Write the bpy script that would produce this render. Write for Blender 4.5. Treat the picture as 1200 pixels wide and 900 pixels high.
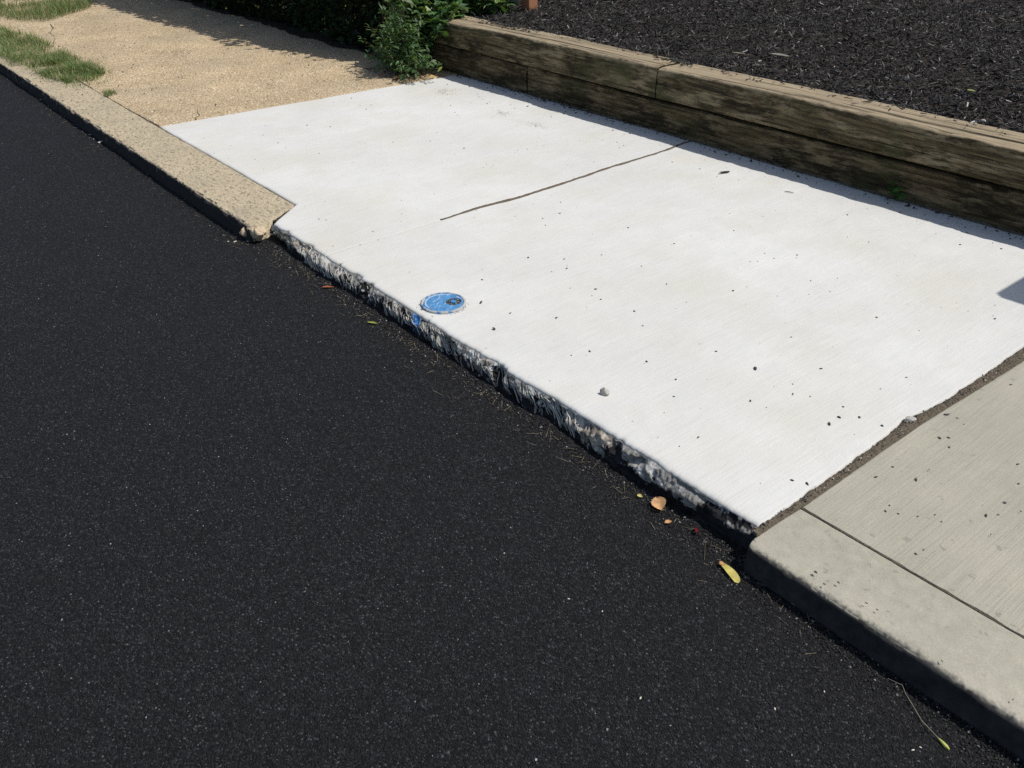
import bpy, math, random
import numpy as np
from mathutils import Matrix, Vector
for _o in list(bpy.data.objects): bpy.data.objects.remove(_o)
S = bpy.context.scene
C = S.collection
random.seed(7); RNG = np.random.default_rng(7)
R = math.radians

# ---------------------------------------------------------------- camera, sky, sun, exposure
cd = bpy.data.cameras.new('camera'); cd.lens = 30.6; cd.sensor_width = 36; cd.clip_start = .05; cd.clip_end = 600
cam = bpy.data.objects.new('camera', cd); C.objects.link(cam); S.camera = cam
_r, _u, _b = (0.63297, 0.77411, -0.01028), (-0.4037, 0.34137, 0.84881), (0.66058, -0.53313, 0.52859)
cam.matrix_world = Matrix(((_r[0], _u[0], _b[0], .944), (_r[1], _u[1], _b[1], -1.5607), (_r[2], _u[2], _b[2], 1.5), (0, 0, 0, 1)))
SUN = Vector((.40, .47, 1.0)).normalized()
W = bpy.data.worlds.new('World'); S.world = W; W.use_nodes = True
_n = W.node_tree.nodes; _bg = _n['Background']; _bg.inputs['Strength'].default_value = .100
_sk = _n.new('ShaderNodeTexSky'); _sk.sky_type = 'NISHITA'; _sk.sun_disc = False
_sk.dust_density = 1.6; _sk.ozone_density = .6; _sk.sun_elevation = math.asin(SUN.z); _sk.sun_rotation = math.atan2(SUN.x, SUN.y)
W.node_tree.links.new(_sk.outputs[0], _bg.inputs[0])
sl = bpy.data.lights.new('sun', 'SUN'); sl.energy = 3.9; sl.angle = R(.53); sl.color = (1, .965, .905)
so = bpy.data.objects.new('sun', sl); C.objects.link(so)
so.rotation_euler = SUN.to_track_quat('Z', 'Y').to_euler(); so.location = (4, 5, 10)
S.view_settings.view_transform = 'Standard'; S.view_settings.look = 'None'
S.view_settings.exposure = 0; S.view_settings.gamma = 1; S.view_settings.use_curve_mapping = False
S.render.engine = 'CYCLES'; S.cycles.max_bounces = 6; S.cycles.use_denoising = False

ROAD = -.08        # height of the asphalt below the pavement

# ---------------------------------------------------------------- helpers
def _h(i, j, k, seed):
    n = (i * 374761393 + j * 668265263 + k * 2147483647 + seed * 1274126177) & 0xffffffff
    n = ((n ^ (n >> 13)) * 1274126177) & 0xffffffff
    return ((n ^ (n >> 16)) & 0xffff) / 65535.0
def vnoise(x, y, z=0., seed=0):
    x, y, z = np.broadcast_arrays(np.asarray(x, float), np.asarray(y, float), np.asarray(z, float))
    i, j, k = (np.floor(a).astype(np.int64) for a in (x, y, z))
    f = [a - np.floor(a) for a in (x, y, z)]; f = [a * a * (3 - 2 * a) for a in f]
    o = 0
    for a in (0, 1):
        for b in (0, 1):
            for c in (0, 1):
                w = (f[0] if a else 1 - f[0]) * (f[1] if b else 1 - f[1]) * (f[2] if c else 1 - f[2])
                o = o + w * _h(i + a, j + b, k + c, seed)
    return o * 2 - 1
def fbm(x, y, z=0., seed=0, oct=4):
    o, a, s = 0, 1., 0
    for q in range(oct):
        o = o + a * vnoise(np.asarray(x) * 2**q, np.asarray(y) * 2**q, np.asarray(z) * 2**q, seed + q); s += a; a *= .5
    return o / s * 1.6

def tag(o, label=None, cat=None, group=None, kind=None):
    for k, v in (('label', label), ('category', cat), ('group', group), ('kind', kind)):
        if v: o[k] = v
    return o
def link(o, parent=None):
    C.objects.link(o)
    if parent: o.parent = parent
    return o
def empty(name, loc=(0, 0, 0), rz=0):
    o = bpy.data.objects.new(name, None); o.empty_display_size = .05; o.location = loc; o.rotation_euler.z = rz
    return link(o)
def mesh(name, V, polys, mat=None, parent=None, col=None, smooth=False, midx=None):
    """polys: one n x k array or a list of them (k may differ); col: per-vertex rgb"""
    V = np.asarray(V, np.float32)
    if not isinstance(polys, (list, tuple)) or (len(polys) and not hasattr(polys[0], 'shape')): polys = [np.asarray(polys)]
    me = bpy.data.meshes.new(name)
    me.vertices.add(len(V)); me.vertices.foreach_set('co', V.ravel())
    tot = np.concatenate([np.full(len(p), p.shape[1], np.int32) for p in polys])
    lv = np.concatenate([p.ravel() for p in polys]).astype(np.int32)
    me.loops.add(len(lv)); me.loops.foreach_set('vertex_index', lv)
    me.polygons.add(len(tot)); st = np.concatenate([[0], np.cumsum(tot)[:-1]]).astype(np.int32)
    me.polygons.foreach_set('loop_start', st)
    if smooth: me.polygons.foreach_set('use_smooth', np.ones(len(tot), bool))
    else: me.polygons.foreach_set('use_smooth', np.zeros(len(tot), bool))
    me.update(calc_edges=True); me.validate()
    if col is not None:
        a = me.color_attributes.new('Col', 'FLOAT_COLOR', 'POINT')
        c = np.ones((len(V), 4), np.float32); c[:, :col.shape[1]] = col; a.data.foreach_set('color', c.ravel())
    for m in (mat if isinstance(mat, (list, tuple)) else [mat] if mat else []): me.materials.append(m)
    if midx is not None: me.polygons.foreach_set('material_index', np.asarray(midx, np.int32))
    return link(bpy.data.objects.new(name, me), parent)
def grid_faces(n, m, wrap=False):
    """faces of an n x m vertex grid (row-major)"""
    i, j = np.meshgrid(np.arange(n - 1), np.arange(m if wrap else m - 1), indexing='ij')
    a = i * m + j; b = i * m + (j + 1) % m
    return np.stack([a, b, b + m, a + m], -1).reshape(-1, 4)
def rots(n, tilt=3.2, rng=RNG):
    """random rotations: spin about z, then tilt up to `tilt` radians about a random horizontal axis"""
    a = rng.uniform(0, 2 * np.pi, n); t = rng.uniform(-tilt, tilt, n); b = rng.uniform(0, 2 * np.pi, n)
    def rz(q):
        c, s, o = np.cos(q), np.sin(q), np.zeros(n)
        return np.stack([np.stack([c, -s, o], -1), np.stack([s, c, o], -1), np.stack([o, o, o + 1], -1)], -2)
    c, s, o = np.cos(t), np.sin(t), np.zeros(n)
    rx = np.stack([np.stack([o + 1, o, o], -1), np.stack([o, c, -s], -1), np.stack([o, s, c], -1)], -2)
    return rz(b) @ rx @ rz(a)
def scatter(tv, tf, pos, rot, scl, jit=0., rng=RNG):
    n, k = len(pos), len(tv)
    v = tv[None] * scl[:, None, :]
    if jit: v = v * (1 + rng.uniform(-jit, jit, v.shape))
    v = np.einsum('nij,nkj->nki', rot, v) + pos[:, None, :]
    f = tf[None] + (np.arange(n) * k)[:, None, None]
    return v.reshape(-1, 3), f.reshape(-1, tf.shape[1])
OCT_V = np.array([(1, 0, 0), (-1, 0, 0), (0, 1, 0), (0, -1, 0), (0, 0, 1), (0, 0, -1)], float)
OCT_F = np.array([(0, 2, 4), (2, 1, 4), (1, 3, 4), (3, 0, 4), (2, 0, 5), (1, 2, 5), (3, 1, 5), (0, 3, 5)])
BOX_V = np.array([(x, y, z) for x in (-1, 1) for y in (-1, 1) for z in (-1, 1)], float)
BOX_F = np.array([(0, 1, 3, 2), (4, 6, 7, 5), (0, 4, 5, 1), (2, 3, 7, 6), (0, 2, 6, 4), (1, 5, 7, 3)])
def inpoly(p, poly):
    p = np.asarray(p); poly = np.asarray(poly); r = np.zeros(len(p), bool); j = len(poly) - 1
    for i in range(len(poly)):
        a, b = poly[i], poly[j]
        c = ((a[1] > p[:, 1]) != (b[1] > p[:, 1])) & (p[:, 0] < (b[0] - a[0]) * (p[:, 1] - a[1]) / (b[1] - a[1] + 1e-12) + a[0])
        r ^= c; j = i
    return r
def rnd_in_poly(poly, n, rng=RNG):
    poly = np.asarray(poly); lo, hi = poly.min(0), poly.max(0); out = np.zeros((0, 2))
    while len(out) < n:
        q = rng.uniform(lo, hi, (n * 3, 2)); out = np.vstack([out, q[inpoly(q, poly)]])
    return out[:n]
def tube(pts, rad, seg=6):
    """tapered tube along points -> verts, quad faces"""
    P = np.asarray(pts, float); n = len(P); rad = np.broadcast_to(np.asarray(rad, float), (n,))
    T = np.gradient(P, axis=0); T /= np.linalg.norm(T, axis=1)[:, None] + 1e-9
    ref = np.where(np.abs(T[:, 2:3]) > .9, np.array([[1., 0, 0]]), np.array([[0, 0, 1.]]))
    A = np.cross(T, ref); A /= np.linalg.norm(A, axis=1)[:, None]; B = np.cross(T, A)
    th = np.arange(seg) * 2 * np.pi / seg
    V = P[:, None] + rad[:, None, None] * (A[:, None] * np.cos(th)[None, :, None] + B[:, None] * np.sin(th)[None, :, None])
    return V.reshape(-1, 3), grid_faces(n, seg, True)
def merge(parts):
    """[(V,F),...] with the same face size -> V,F"""
    vs, fs, o = [], [], 0
    for v, f in parts: vs.append(v); fs.append(f + o); o += len(v)
    return np.concatenate(vs), np.concatenate(fs)
def rock(name, loc, size, mat, seed, parent=None, rot=0., flat=.6, sub=2):
    """an irregular faceted stone, noise-cut"""
    import bmesh
    bm = bmesh.new(); bmesh.ops.create_icosphere(bm, subdivisions=sub, radius=1)
    co = np.array([v.co for v in bm.verts])
    d = 1 + .38 * fbm(co[:, 0] * 1.3 + seed, co[:, 1] * 1.3, co[:, 2] * 1.3, seed, 3)
    for v, q in zip(bm.verts, co * d[:, None] * np.array([size, size * .8, size * flat])): v.co = q
    me = bpy.data.meshes.new(name); bm.to_mesh(me); bm.free(); me.materials.append(mat)
    o = link(bpy.data.objects.new(name, me), parent); o.location = loc; o.rotation_euler.z = rot
    return o

# ---------------------------------------------------------------- materials
class M:
    def __init__(s, name):
        s.m = bpy.data.materials.new(name); s.m.use_nodes = True; s.t = s.m.node_tree
        s.p = s.t.nodes['Principled BSDF']; s.tc = s.t.nodes.new('ShaderNodeTexCoord').outputs['Object']
    def node(s, typ, **kw):
        n = s.t.nodes.new('ShaderNode' + typ)
        for k, v in kw.items(): setattr(n, k, v)
        return n
    def ln(s, a, b):
        if isinstance(a, (int, float)): b.default_value = a
        elif isinstance(a, tuple): b.default_value = a if len(a) == 4 or b.type == 'VECTOR' else (*a, 1)
        else: s.t.links.new(a, b)
    def map(s, scale, rot=(0, 0, 0), src=None):
        n = s.node('Mapping'); s.ln(src or s.tc, n.inputs[0]); n.inputs['Scale'].default_value = scale; n.inputs['Rotation'].default_value = rot
        return n.outputs[0]
    def noise(s, scale, detail=4, rough=.55, vec=None, dist=0):
        n = s.node('TexNoise'); n.inputs['Scale'].default_value = scale; n.inputs['Detail'].default_value = detail
        n.inputs['Roughness'].default_value = rough; n.inputs['Distortion'].default_value = dist; s.ln(vec or s.tc, n.inputs['Vector'])
        return n.outputs['Fac']
    def voro(s, scale, out='Distance', feature='F1', vec=None):
        n = s.node('TexVoronoi', feature=feature); n.inputs['Scale'].default_value = scale; s.ln(vec or s.tc, n.inputs['Vector'])
        return n.outputs[out]
    def ramp(s, fac, stops, interp='LINEAR'):
        n = s.node('ValToRGB'); r = n.color_ramp; r.interpolation = interp
        while len(r.elements) < len(stops): r.elements.new(.5)
        for e, (p, c) in zip(r.elements, stops): e.position = p; e.color = (c, c, c, 1) if isinstance(c, (int, float)) else (*c, 1)
        s.ln(fac, n.inputs[0]); return n.outputs[0]
    def mix(s, f, a, b, blend='MIX'):
        n = s.node('Mix', data_type='RGBA', blend_type=blend); s.ln(f, n.inputs[0]); s.ln(a, n.inputs[6]); s.ln(b, n.inputs[7]); return n.outputs[2]
    def math(s, op, a, b=0., c=None):
        n = s.node('Math', operation=op); s.ln(a, n.inputs[0]); s.ln(b, n.inputs[1])
        if c is not None: s.ln(c, n.inputs[2])
        return n.outputs[0]
    def attr(s, name='Col', out='Color'):
        n = s.node('Attribute', attribute_name=name); return n.outputs[out]
    def bump(s, h, strength=.5, dist=.01, nrm=None):
        n = s.node('Bump'); n.inputs['Strength'].default_value = strength; n.inputs['Distance'].default_value = dist; s.ln(h, n.inputs['Height'])
        if nrm: s.ln(nrm, n.inputs['Normal'])
        return n.outputs[0]
    def out(s, col, rough=.8, nrm=None, spec=.3):
        s.ln(col, s.p.inputs['Base Color']); s.ln(rough, s.p.inputs['Roughness']); s.p.inputs['Specular IOR Level'].default_value = spec
        if nrm: s.ln(nrm, s.p.inputs['Normal'])
        return s.m
def plain(name, col, rough=.7, var=.35, sc=60, spec=.3, bump=.3):
    m = M(name); n = m.noise(sc, 5)
    c = m.mix(n, tuple(x * (1 - var) for x in col), tuple(min(1, x * (1 + var)) for x in col))
    return m.out(c, rough, m.bump(m.noise(sc * 3, 3), bump, .003), spec)
def vcol(name, rough=.8, spec=.3, sc=150, var=.3, bump=.4, bd=.003):
    """colour painted per vertex, with fine grain on top"""
    m = M(name); n = m.ramp(m.noise(sc, 5, .65), [(.25, 1 - var), (.75, 1 + var)])
    return m.out(m.mix(1., m.attr(), n, 'MULTIPLY'), rough, m.bump(m.noise(sc * 1.3, 5, .7), bump, bd), spec)
def leafmat(name, rough=.45, spec=.4, trans=.25):
    m = M(name); c = m.mix(1., m.attr(), m.ramp(m.noise(45, 4), [(.3, .75), (.7, 1.25)]), 'MULTIPLY')
    m.out(c, rough, m.bump(m.noise(120, 3), .3, .002), spec)
    t = m.node('BsdfTranslucent'); s2 = m.mix(1., c, (1.25, 1.35, .6), 'MULTIPLY'); m.ln(s2, t.inputs[0])
    mx = m.node('MixShader'); mx.inputs[0].default_value = trans
    m.ln(m.p.outputs[0], mx.inputs[1]); m.ln(t.outputs[0], mx.inputs[2])
    m.ln(mx.outputs[0], m.t.nodes['Material Output'].inputs[0]); return m.m

def m_asphalt():
    m = M('asphalt'); big = m.noise(1.1, 5); fine = m.noise(330, 3, .7); vd = m.voro(240); vc = m.voro(240, 'Color')
    sep = m.node('SeparateColor'); m.ln(vc, sep.inputs[0])
    spk = m.ramp(sep.outputs[0], [(0, .35), (.45, .85), (.80, 1.7), (.95, 3.2), (.985, 5.5), (1, 9.)])
    base = m.mix(big, (.0082, .0082, .0092), (.0112, .0112, .0124))
    c = m.mix(1., base, spk, 'MULTIPLY')
    h = m.math('ADD', m.math('MULTIPLY', vd, -1.), m.math('MULTIPLY', fine, .5))
    n = m.bump(h, 1., .005); n = m.bump(m.noise(55, 4), .45, .008, n)
    return m.out(c, m.ramp(fine, [(.3, .6), (.7, .9)]), n, .22)
def m_white():
    m = M('white_concrete'); big = m.noise(1.0, 6, .62); mid = m.noise(7, 5, .6, m.map((1.6, .55, 1), (0, 0, .15)))
    br = m.noise(1, 3, .6, m.map((150, 6, 40), (0, 0, .05)))
    pit = m.voro(75, vec=None); blot = m.noise(3.1, 3, .5)
    c = m.mix(m.ramp(big, [(.35, 0.), (.68, 1.)]), (.640, .635, .605), (.562, .555, .522))
    c = m.mix(m.ramp(mid, [(.45, 0.), (.8, .45)]), c, (.54, .535, .505))
    c = m.mix(m.ramp(blot, [(.54, 0.), (.72, .34)]), c, (.57, .53, .44))
    c = m.mix(m.ramp(m.noise(2.1, 7, .7, m.map((1, 1, 1), (0, 0, 1))), [(.55, 0.), (.70, .30)]), c, (.50, .485, .45))
    c = m.mix(m.ramp(m.noise(1.7, 2.5, .5, m.map((1, 1, 1), (0, 0, .7))), [(.49, 0.), (.68, .58)]), c, (.555, .53, .455))
    c = m.mix(1., c, m.ramp(br, [(.3, .94), (.7, 1.035)]), 'MULTIPLY')
    c = m.mix(m.ramp(m.noise(260, 2, .5), [(.68, 0.), (.78, .4)]), c, (.38, .37, .34))
    n = m.bump(br, .25, .003); n = m.bump(m.noise(130, 4, .65), .35, .0025, n); n = m.bump(m.noise(9, 4), .3, .01, n)
    return m.out(c, .85, n, .2)
def m_grey(along=True):
    m = M('grey_concrete'); big = m.noise(2.2, 6, .6)
    mp = (190, 5, 40) if along else (30, 30, 30)
    br = m.noise(1, 3, .65, m.map(mp, (0, 0, -.02)))
    c = m.mix(m.ramp(big, [(.35, 0.), (.7, 1.)]), (.335, .318, .254), (.40, .375, .300))
    c = m.mix(m.ramp(m.noise(5, 4, .6), [(.5, 0.), (.75, .35)]), c, (.44, .40, .34))
    c = m.mix(1., c, m.ramp(br, [(.28, .89), (.72, 1.07)]), 'MULTIPLY')
    c = m.mix(1., c, m.ramp(m.noise(300, 3, .7), [(.3, .86), (.7, 1.12)]), 'MULTIPLY')
    c = m.mix(m.ramp(m.noise(26, 4, .6), [(.64, 0.), (.69, .55)]), c, (.19, .18, .155))
    c = m.mix(m.ramp(m.noise(1.7, 7, .7), [(.54, 0.), (.68, .35)]), c, (.26, .25, .21))
    n = m.bump(br, .6 if along else .25, .003); n = m.bump(m.noise(210, 4, .7), .4, .0025, n)
    return m, c, n
def m_grey_slab():
    m, c, n = m_grey(True); return m.out(c, .85, n, .2)
def m_grey_kerb():
    m, c, n = m_grey(False)
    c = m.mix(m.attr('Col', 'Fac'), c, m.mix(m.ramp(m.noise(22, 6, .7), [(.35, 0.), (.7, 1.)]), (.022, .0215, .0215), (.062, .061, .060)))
    return m.out(c, .8, n, .2)
def m_tan():
    m = M('exposed_aggregate'); v = m.voro(62, 'Color'); d = m.voro(62); sep = m.node('SeparateColor'); m.ln(v, sep.inputs[0])
    peb = m.ramp(sep.outputs[0], [(0, (.17, .125, .075)), (.15, (.37, .28, .17)), (.5, (.50, .39, .245)), (.82, (.62, .50, .33)), (1, (.84, .76, .60))])
    mor = m.mix(m.noise(1.6, 5), (.53, .40, .245), (.42, .33, .21))
    c = m.mix(m.ramp(d, [(.3, .95), (.6, 0.)]), mor, peb)
    c = m.mix(1., c, m.ramp(m.noise(2.3, 6, .65), [(.3, .80), (.7, 1.14)]), 'MULTIPLY')
    c = m.mix(m.ramp(m.noise(1.1, 4, .6), [(.5, 0.), (.75, .5)]), c, (.42, .35, .25))
    c = m.mix(m.ramp(m.noise(30, 4, .6), [(.63, 0.), (.70, .85)]), c, (.11, .088, .062))
    n = m.bump(d, .9, -.010); n = m.bump(m.noise(140, 4), .5, .005, n)
    return m.out(c, .85, n, .2)
def m_old_kerb():
    m = M('old_kerb_concrete'); v = m.voro(80, 'Color'); d = m.voro(80); sep = m.node('SeparateColor'); m.ln(v, sep.inputs[0])
    peb = m.ramp(sep.outputs[0], [(0, (.17, .14, .10)), (.25, (.36, .30, .195)), (.8, (.49, .41, .275)), (1, (.68, .60, .46))])
    c = m.mix(m.ramp(d, [(.2, .6), (.55, 0.)]), m.mix(m.noise(3, 5), (.42, .35, .235), (.50, .425, .30)), peb)
    c = m.mix(m.ramp(m.noise(38, 5, .7, m.map((.75, 1.5, 1))), [(.53, 0.), (.60, .75)]), c, (.18, .145, .10))
    c = m.mix(m.ramp(m.noise(3.2, 7, .7), [(.48, 0.), (.66, .5)]), c, (.30, .26, .195))
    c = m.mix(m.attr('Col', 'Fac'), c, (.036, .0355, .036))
    n = m.bump(d, .6, -.006); n = m.bump(m.noise(110, 5, .7), .6, .006, n)
    return m.out(c, .88, n, .2)
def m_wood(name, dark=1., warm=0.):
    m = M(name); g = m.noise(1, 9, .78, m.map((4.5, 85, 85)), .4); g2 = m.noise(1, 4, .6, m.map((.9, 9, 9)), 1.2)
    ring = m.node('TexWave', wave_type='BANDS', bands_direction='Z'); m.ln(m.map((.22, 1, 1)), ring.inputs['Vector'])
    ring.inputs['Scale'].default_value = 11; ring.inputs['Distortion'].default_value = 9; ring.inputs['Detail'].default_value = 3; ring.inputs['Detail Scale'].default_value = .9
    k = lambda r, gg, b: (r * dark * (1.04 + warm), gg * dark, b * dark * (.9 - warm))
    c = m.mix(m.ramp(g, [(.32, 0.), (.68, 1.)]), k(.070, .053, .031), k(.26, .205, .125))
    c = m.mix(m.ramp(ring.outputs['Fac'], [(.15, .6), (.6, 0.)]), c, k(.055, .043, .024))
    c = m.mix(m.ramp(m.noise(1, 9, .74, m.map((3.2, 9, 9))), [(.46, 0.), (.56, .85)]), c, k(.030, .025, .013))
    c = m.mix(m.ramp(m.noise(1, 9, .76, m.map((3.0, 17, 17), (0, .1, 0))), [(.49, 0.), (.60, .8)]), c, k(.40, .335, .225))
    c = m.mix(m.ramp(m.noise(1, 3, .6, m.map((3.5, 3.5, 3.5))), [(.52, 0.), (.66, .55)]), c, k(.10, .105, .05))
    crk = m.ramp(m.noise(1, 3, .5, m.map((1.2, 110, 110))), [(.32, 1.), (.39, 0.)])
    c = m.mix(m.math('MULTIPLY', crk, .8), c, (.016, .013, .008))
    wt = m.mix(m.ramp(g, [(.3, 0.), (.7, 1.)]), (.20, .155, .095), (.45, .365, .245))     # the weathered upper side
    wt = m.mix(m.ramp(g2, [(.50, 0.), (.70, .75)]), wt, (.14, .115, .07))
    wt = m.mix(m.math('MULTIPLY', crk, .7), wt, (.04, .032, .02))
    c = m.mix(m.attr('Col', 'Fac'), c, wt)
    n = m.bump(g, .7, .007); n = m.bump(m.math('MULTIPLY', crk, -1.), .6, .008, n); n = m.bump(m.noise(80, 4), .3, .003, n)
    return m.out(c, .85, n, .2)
def m_soil(name, a=(.10, .08, .058), b=(.20, .165, .12)):
    m = M(name); c = m.mix(m.noise(90, 5, .7), a, b); c = m.mix(m.ramp(m.voro(160), [(.05, .5), (.25, 0.)]), c, (.28, .25, .2))
    return m.out(c, .95, m.bump(m.noise(170, 5, .7), .9, .008), .15)
MAT = dict(asphalt=m_asphalt(), white=m_white(), slab=m_grey_slab(), kerb=m_grey_kerb(), tan=m_tan(), old=m_old_kerb(), wood=m_wood('weathered_timber', .82), low_wood=m_wood('lower_timber', .56, .05),
           soil=m_soil('joint_soil'), earth=m_soil('dark_earth', (.02, .017, .014), (.045, .037, .03)), face=vcol('broken_kerb_face', .85, .2, 160, .22, .6, .004),
           grit=vcol('asphalt_grit', .6, .35, 300, .25, .3), chips=vcol('bark_mulch', .7, .3, 200, .3, .5), leaf=leafmat('leaf_green'), dim=leafmat('hedge_leaf', .6, .2, .15), grass=leafmat('grass_blade', .55, .3, .2),
           dry=vcol('dry_litter', .8, .2, 200, .25, .3), blue=plain('blue_paint', (.055, .215, .46), .5, .22, 70, .4, .5), stem=plain('stem_bark', (.09, .065, .04), .85),
           stone=plain('pale_stone', (.40, .385, .35), .85, .3, 50), tanstone=plain('tan_stone', (.50, .40, .27), .9, .3, 40, .2, .8), metal=plain('galvanised_metal', (.35, .36, .37), .45))

# ---------------------------------------------------------------- ground and road
def sm(t): t = np.clip(t, 0, 1); return t * t * (3 - 2 * t)
V = np.array([(x, y, -.25) for x in (-150, 150) for y in (-150, 150)], float)
tag(mesh('ground', V, np.array([[0, 2, 3, 1]]), MAT['earth']), kind='structure')
xs = np.concatenate([np.linspace(-60, -9, 30), np.linspace(-8.8, -3, 120), np.linspace(-2.98, 1.2, 220), np.linspace(1.5, 40, 30)])
ys = np.concatenate([np.linspace(-9, -2, 30), np.linspace(-1.95, -.2, 110), np.linspace(-.19, .06, 40)])
X, Y = np.meshgrid(xs, ys, indexing='ij')
def road_z(x, y):
    z = ROAD + .0025 * fbm(x * 3, y * 3, 0, 5) + .004 * fbm(x * .6, y * .6, 0, 8)
    return z + .012 * sm((y + .075) / .06) * (.6 + .6 * fbm(x * 9, y * 9, 0, 9))      # loose crumbs banked against the kerb
Z = road_z(X, Y)
road = tag(mesh('road', np.stack([X, Y, Z], -1).reshape(-1, 3), grid_faces(len(xs), len(ys)), MAT['asphalt'], smooth=True), kind='structure')
# aggregate standing out of the new asphalt
n = 80000
P = rnd_in_poly([(-8.2, -.06), (-7.9, -.35), (-3.5, -1.35), (-.8, -2.0), (.2, -1.3), (1.1, -.07)], n)
keep = RNG.random(n) < np.clip(1.25 - np.hypot(P[:, 0] - .4, P[:, 1] + .8) / 9, .3, 1); P = P[keep]; n = len(P)
s = RNG.uniform(.0011, .0027, n) * (1 + .5 * (RNG.random(n) > .93))
pos = np.column_stack([P, road_z(P[:, 0], P[:, 1]) + s * .15])
V, F = scatter(OCT_V, OCT_F, pos, rots(n), np.column_stack([s, s * RNG.uniform(.6, 1, n), s * RNG.uniform(.5, .9, n)]), .25)
k = RNG.random(n); cc = .006 + .010 * RNG.random(n); cc = np.where(k > .84, .03 + .05 * RNG.random(n), cc); cc = np.where(k > .970, .09 + .13 * RNG.random(n), cc); cc = np.where(k > .9975, .40, cc)
tag(mesh('asphalt_grit', V, F, MAT['grit'], col=np.repeat(cc[:, None] * np.array([1, .99, 1.03]), 6, 0)), kind='stuff')
# loose crumbs along the gutter
n = 9000
x = RNG.uniform(-3.0, 1.1, n); y = -.045 - np.abs(RNG.normal(0, .035, n)); x = np.where(RNG.random(n) < .15, RNG.uniform(-8, -2.8, n), x)
y = np.where(x < -2.76, y - .06, np.where(x > .04, y - .045, y)); s = RNG.uniform(.0012, .0045, n)
pos = np.column_stack([x, y, road_z(x, y) + s * .4])
V, F = scatter(OCT_V, OCT_F, pos, rots(n), np.column_stack([s, s * .8, s * .65]), .3)
k = RNG.random(n); cc = np.where(k > .93, .10 + .2 * RNG.random(n), .012 + .012 * RNG.random(n))
tag(mesh('gutter_crumbs', V, F, MAT['grit'], col=np.repeat(cc[:, None] * np.array([1.04, 1, .95]), 6, 0)), kind='stuff')

# ---------------------------------------------------------------- pavement: bedding soil with slabs and kerbs
V = np.array([(-16, .03, -.016), (4.5, .03, -.016), (4.5, 2.9, -.016), (-16, 2.9, -.016)])
pave = tag(mesh('pavement', V, np.array([[0, 1, 2, 3]]), MAT['earth']), kind='structure')
JW = np.array([(0.0, 0.0),(0.02, -0.002),(0.012, 0.175),(0.006, 0.576),(-0.006, 0.727),(0.017, 0.901),(0.022, 1.219),(0.021, 1.467)]); JW[0] = (.012, -.01); JW[1] = (.014, .05); JW = np.vstack([JW, [(.022, 2.6)]])
JG = np.array([(0.031, -0.054),(0.031, 0.016),(0.037, 0.172),(0.036, 0.553),(0.037, 0.735),(0.061, 1.291),(0.064, 1.435)]); JG = np.vstack([JG, [(.066, 2.6)]])
CJ = np.array([(-2.274, 0.661),(-2.29, 0.85),(-2.273, 1.088),(-2.287, 1.464),(-2.311, 1.801),(-2.313, 2.148),(-2.321, 2.236),(-2.341, 2.389)])
def xw(y): return np.interp(y, JW[:, 1], JW[:, 0]) + .0035 * fbm(y * 22, 3.3, 0, 31) + .0015 * fbm(y * 90, 1.3, 0, 32)
def xg(y): return np.interp(y, JG[:, 1], JG[:, 0]) + .001 * fbm(y * 40, 7.3, 0, 33)
def xc(y): return np.interp(y, np.r_[0, CJ[:, 1]], np.r_[-2.262, CJ[:, 0]]) + .0015 * fbm(y * 12, 2.2, 0, 34)
def gap(y):   # the joint between the two white slabs is open only towards the wall
    g = .0105 * sm((y - .63) / .22) * (1 + .35 * fbm(y * 14, 5., 0, 35)); return np.where(y > 2.14, np.where(y > 2.2, g * .7, g * .15), g) + .0004
def yedge(x): return .006 * fbm(x * 5, 0.5, 0, 41) + .0030 * fbm(x * 40, 1.5, 0, 42) + .012 * sm((fbm(x * 10, 8.5, 0, 43, 4) - .28) / .35)
def wz(x, y): return .0016 * fbm(x * 1.5, y * 1.5, 0, 44) + .0004 * fbm(x * 14, y * 14, 0, 45)
def yback(x): return 2.466 + .006 * fbm(x * 5, 9., 0, 46)
def white_slab(xl, xr, nx, ylow, name, label):
    u = np.linspace(0, 1, nx); r0 = np.array([0, .0025, .006, .013, .024]); z0 = np.array([-.011, -.006, -.0025, -.0006, 0])
    vs = np.concatenate([[-1], r0, np.linspace(.04, 2.46, 170), [9]])
    N = []
    for v in vs:
        yy = max(v, 0) if v < 9 else 2.47
        x = xl(np.full(nx, yy)) + (xr(np.full(nx, yy)) - xl(np.full(nx, yy))) * u
        lo = ylow(x); y = lo + yy * (yback(x) - lo) / 2.47
        z = wz(x, y) + np.interp(max(v, 0), r0, z0)
        if v < 0: z = z * 0 - .04; y = y + .012
        if v == 9: z = z * 0 - .05
        row = np.stack([x, y, z], -1); a, b = row[:1].copy(), row[-1:].copy(); a[:, 2] = b[:, 2] = -.05
        row[0, 2] -= .0015; row[-1, 2] -= .0015
        N.append(np.concatenate([a, row, b]))
    V = np.array(N)
    o = mesh(name, V.reshape(-1, 3), grid_faces(len(vs), nx + 2)[:, ::-1], MAT['white'], pave, smooth=True); o['label'] = label; return o
def xleft(y): return -4.742 + .035 * y + .005 * fbm(y * 5, 4., 0, 36) + .003 * fbm(y * 40, 4., 0, 39, 3)
def ylow_left(x): return np.interp(x, [-2.912, -2.905, -2.77, -2.745], [.197, .19, .022, 0]) + yedge(x) * (x > -2.75) + .003 * fbm(x * 9, 3., 0, 37) * (x < -2.9)
white_slab(xleft, lambda y: xc(y) - gap(y), 420, ylow_left, 'slab', 'far white concrete slab with a corner notched around the old kerb')
white_slab(lambda y: xc(y) + gap(y), xw, 460, yedge, 'slab', 'near white concrete slab with the blue cover at its edge')
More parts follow.
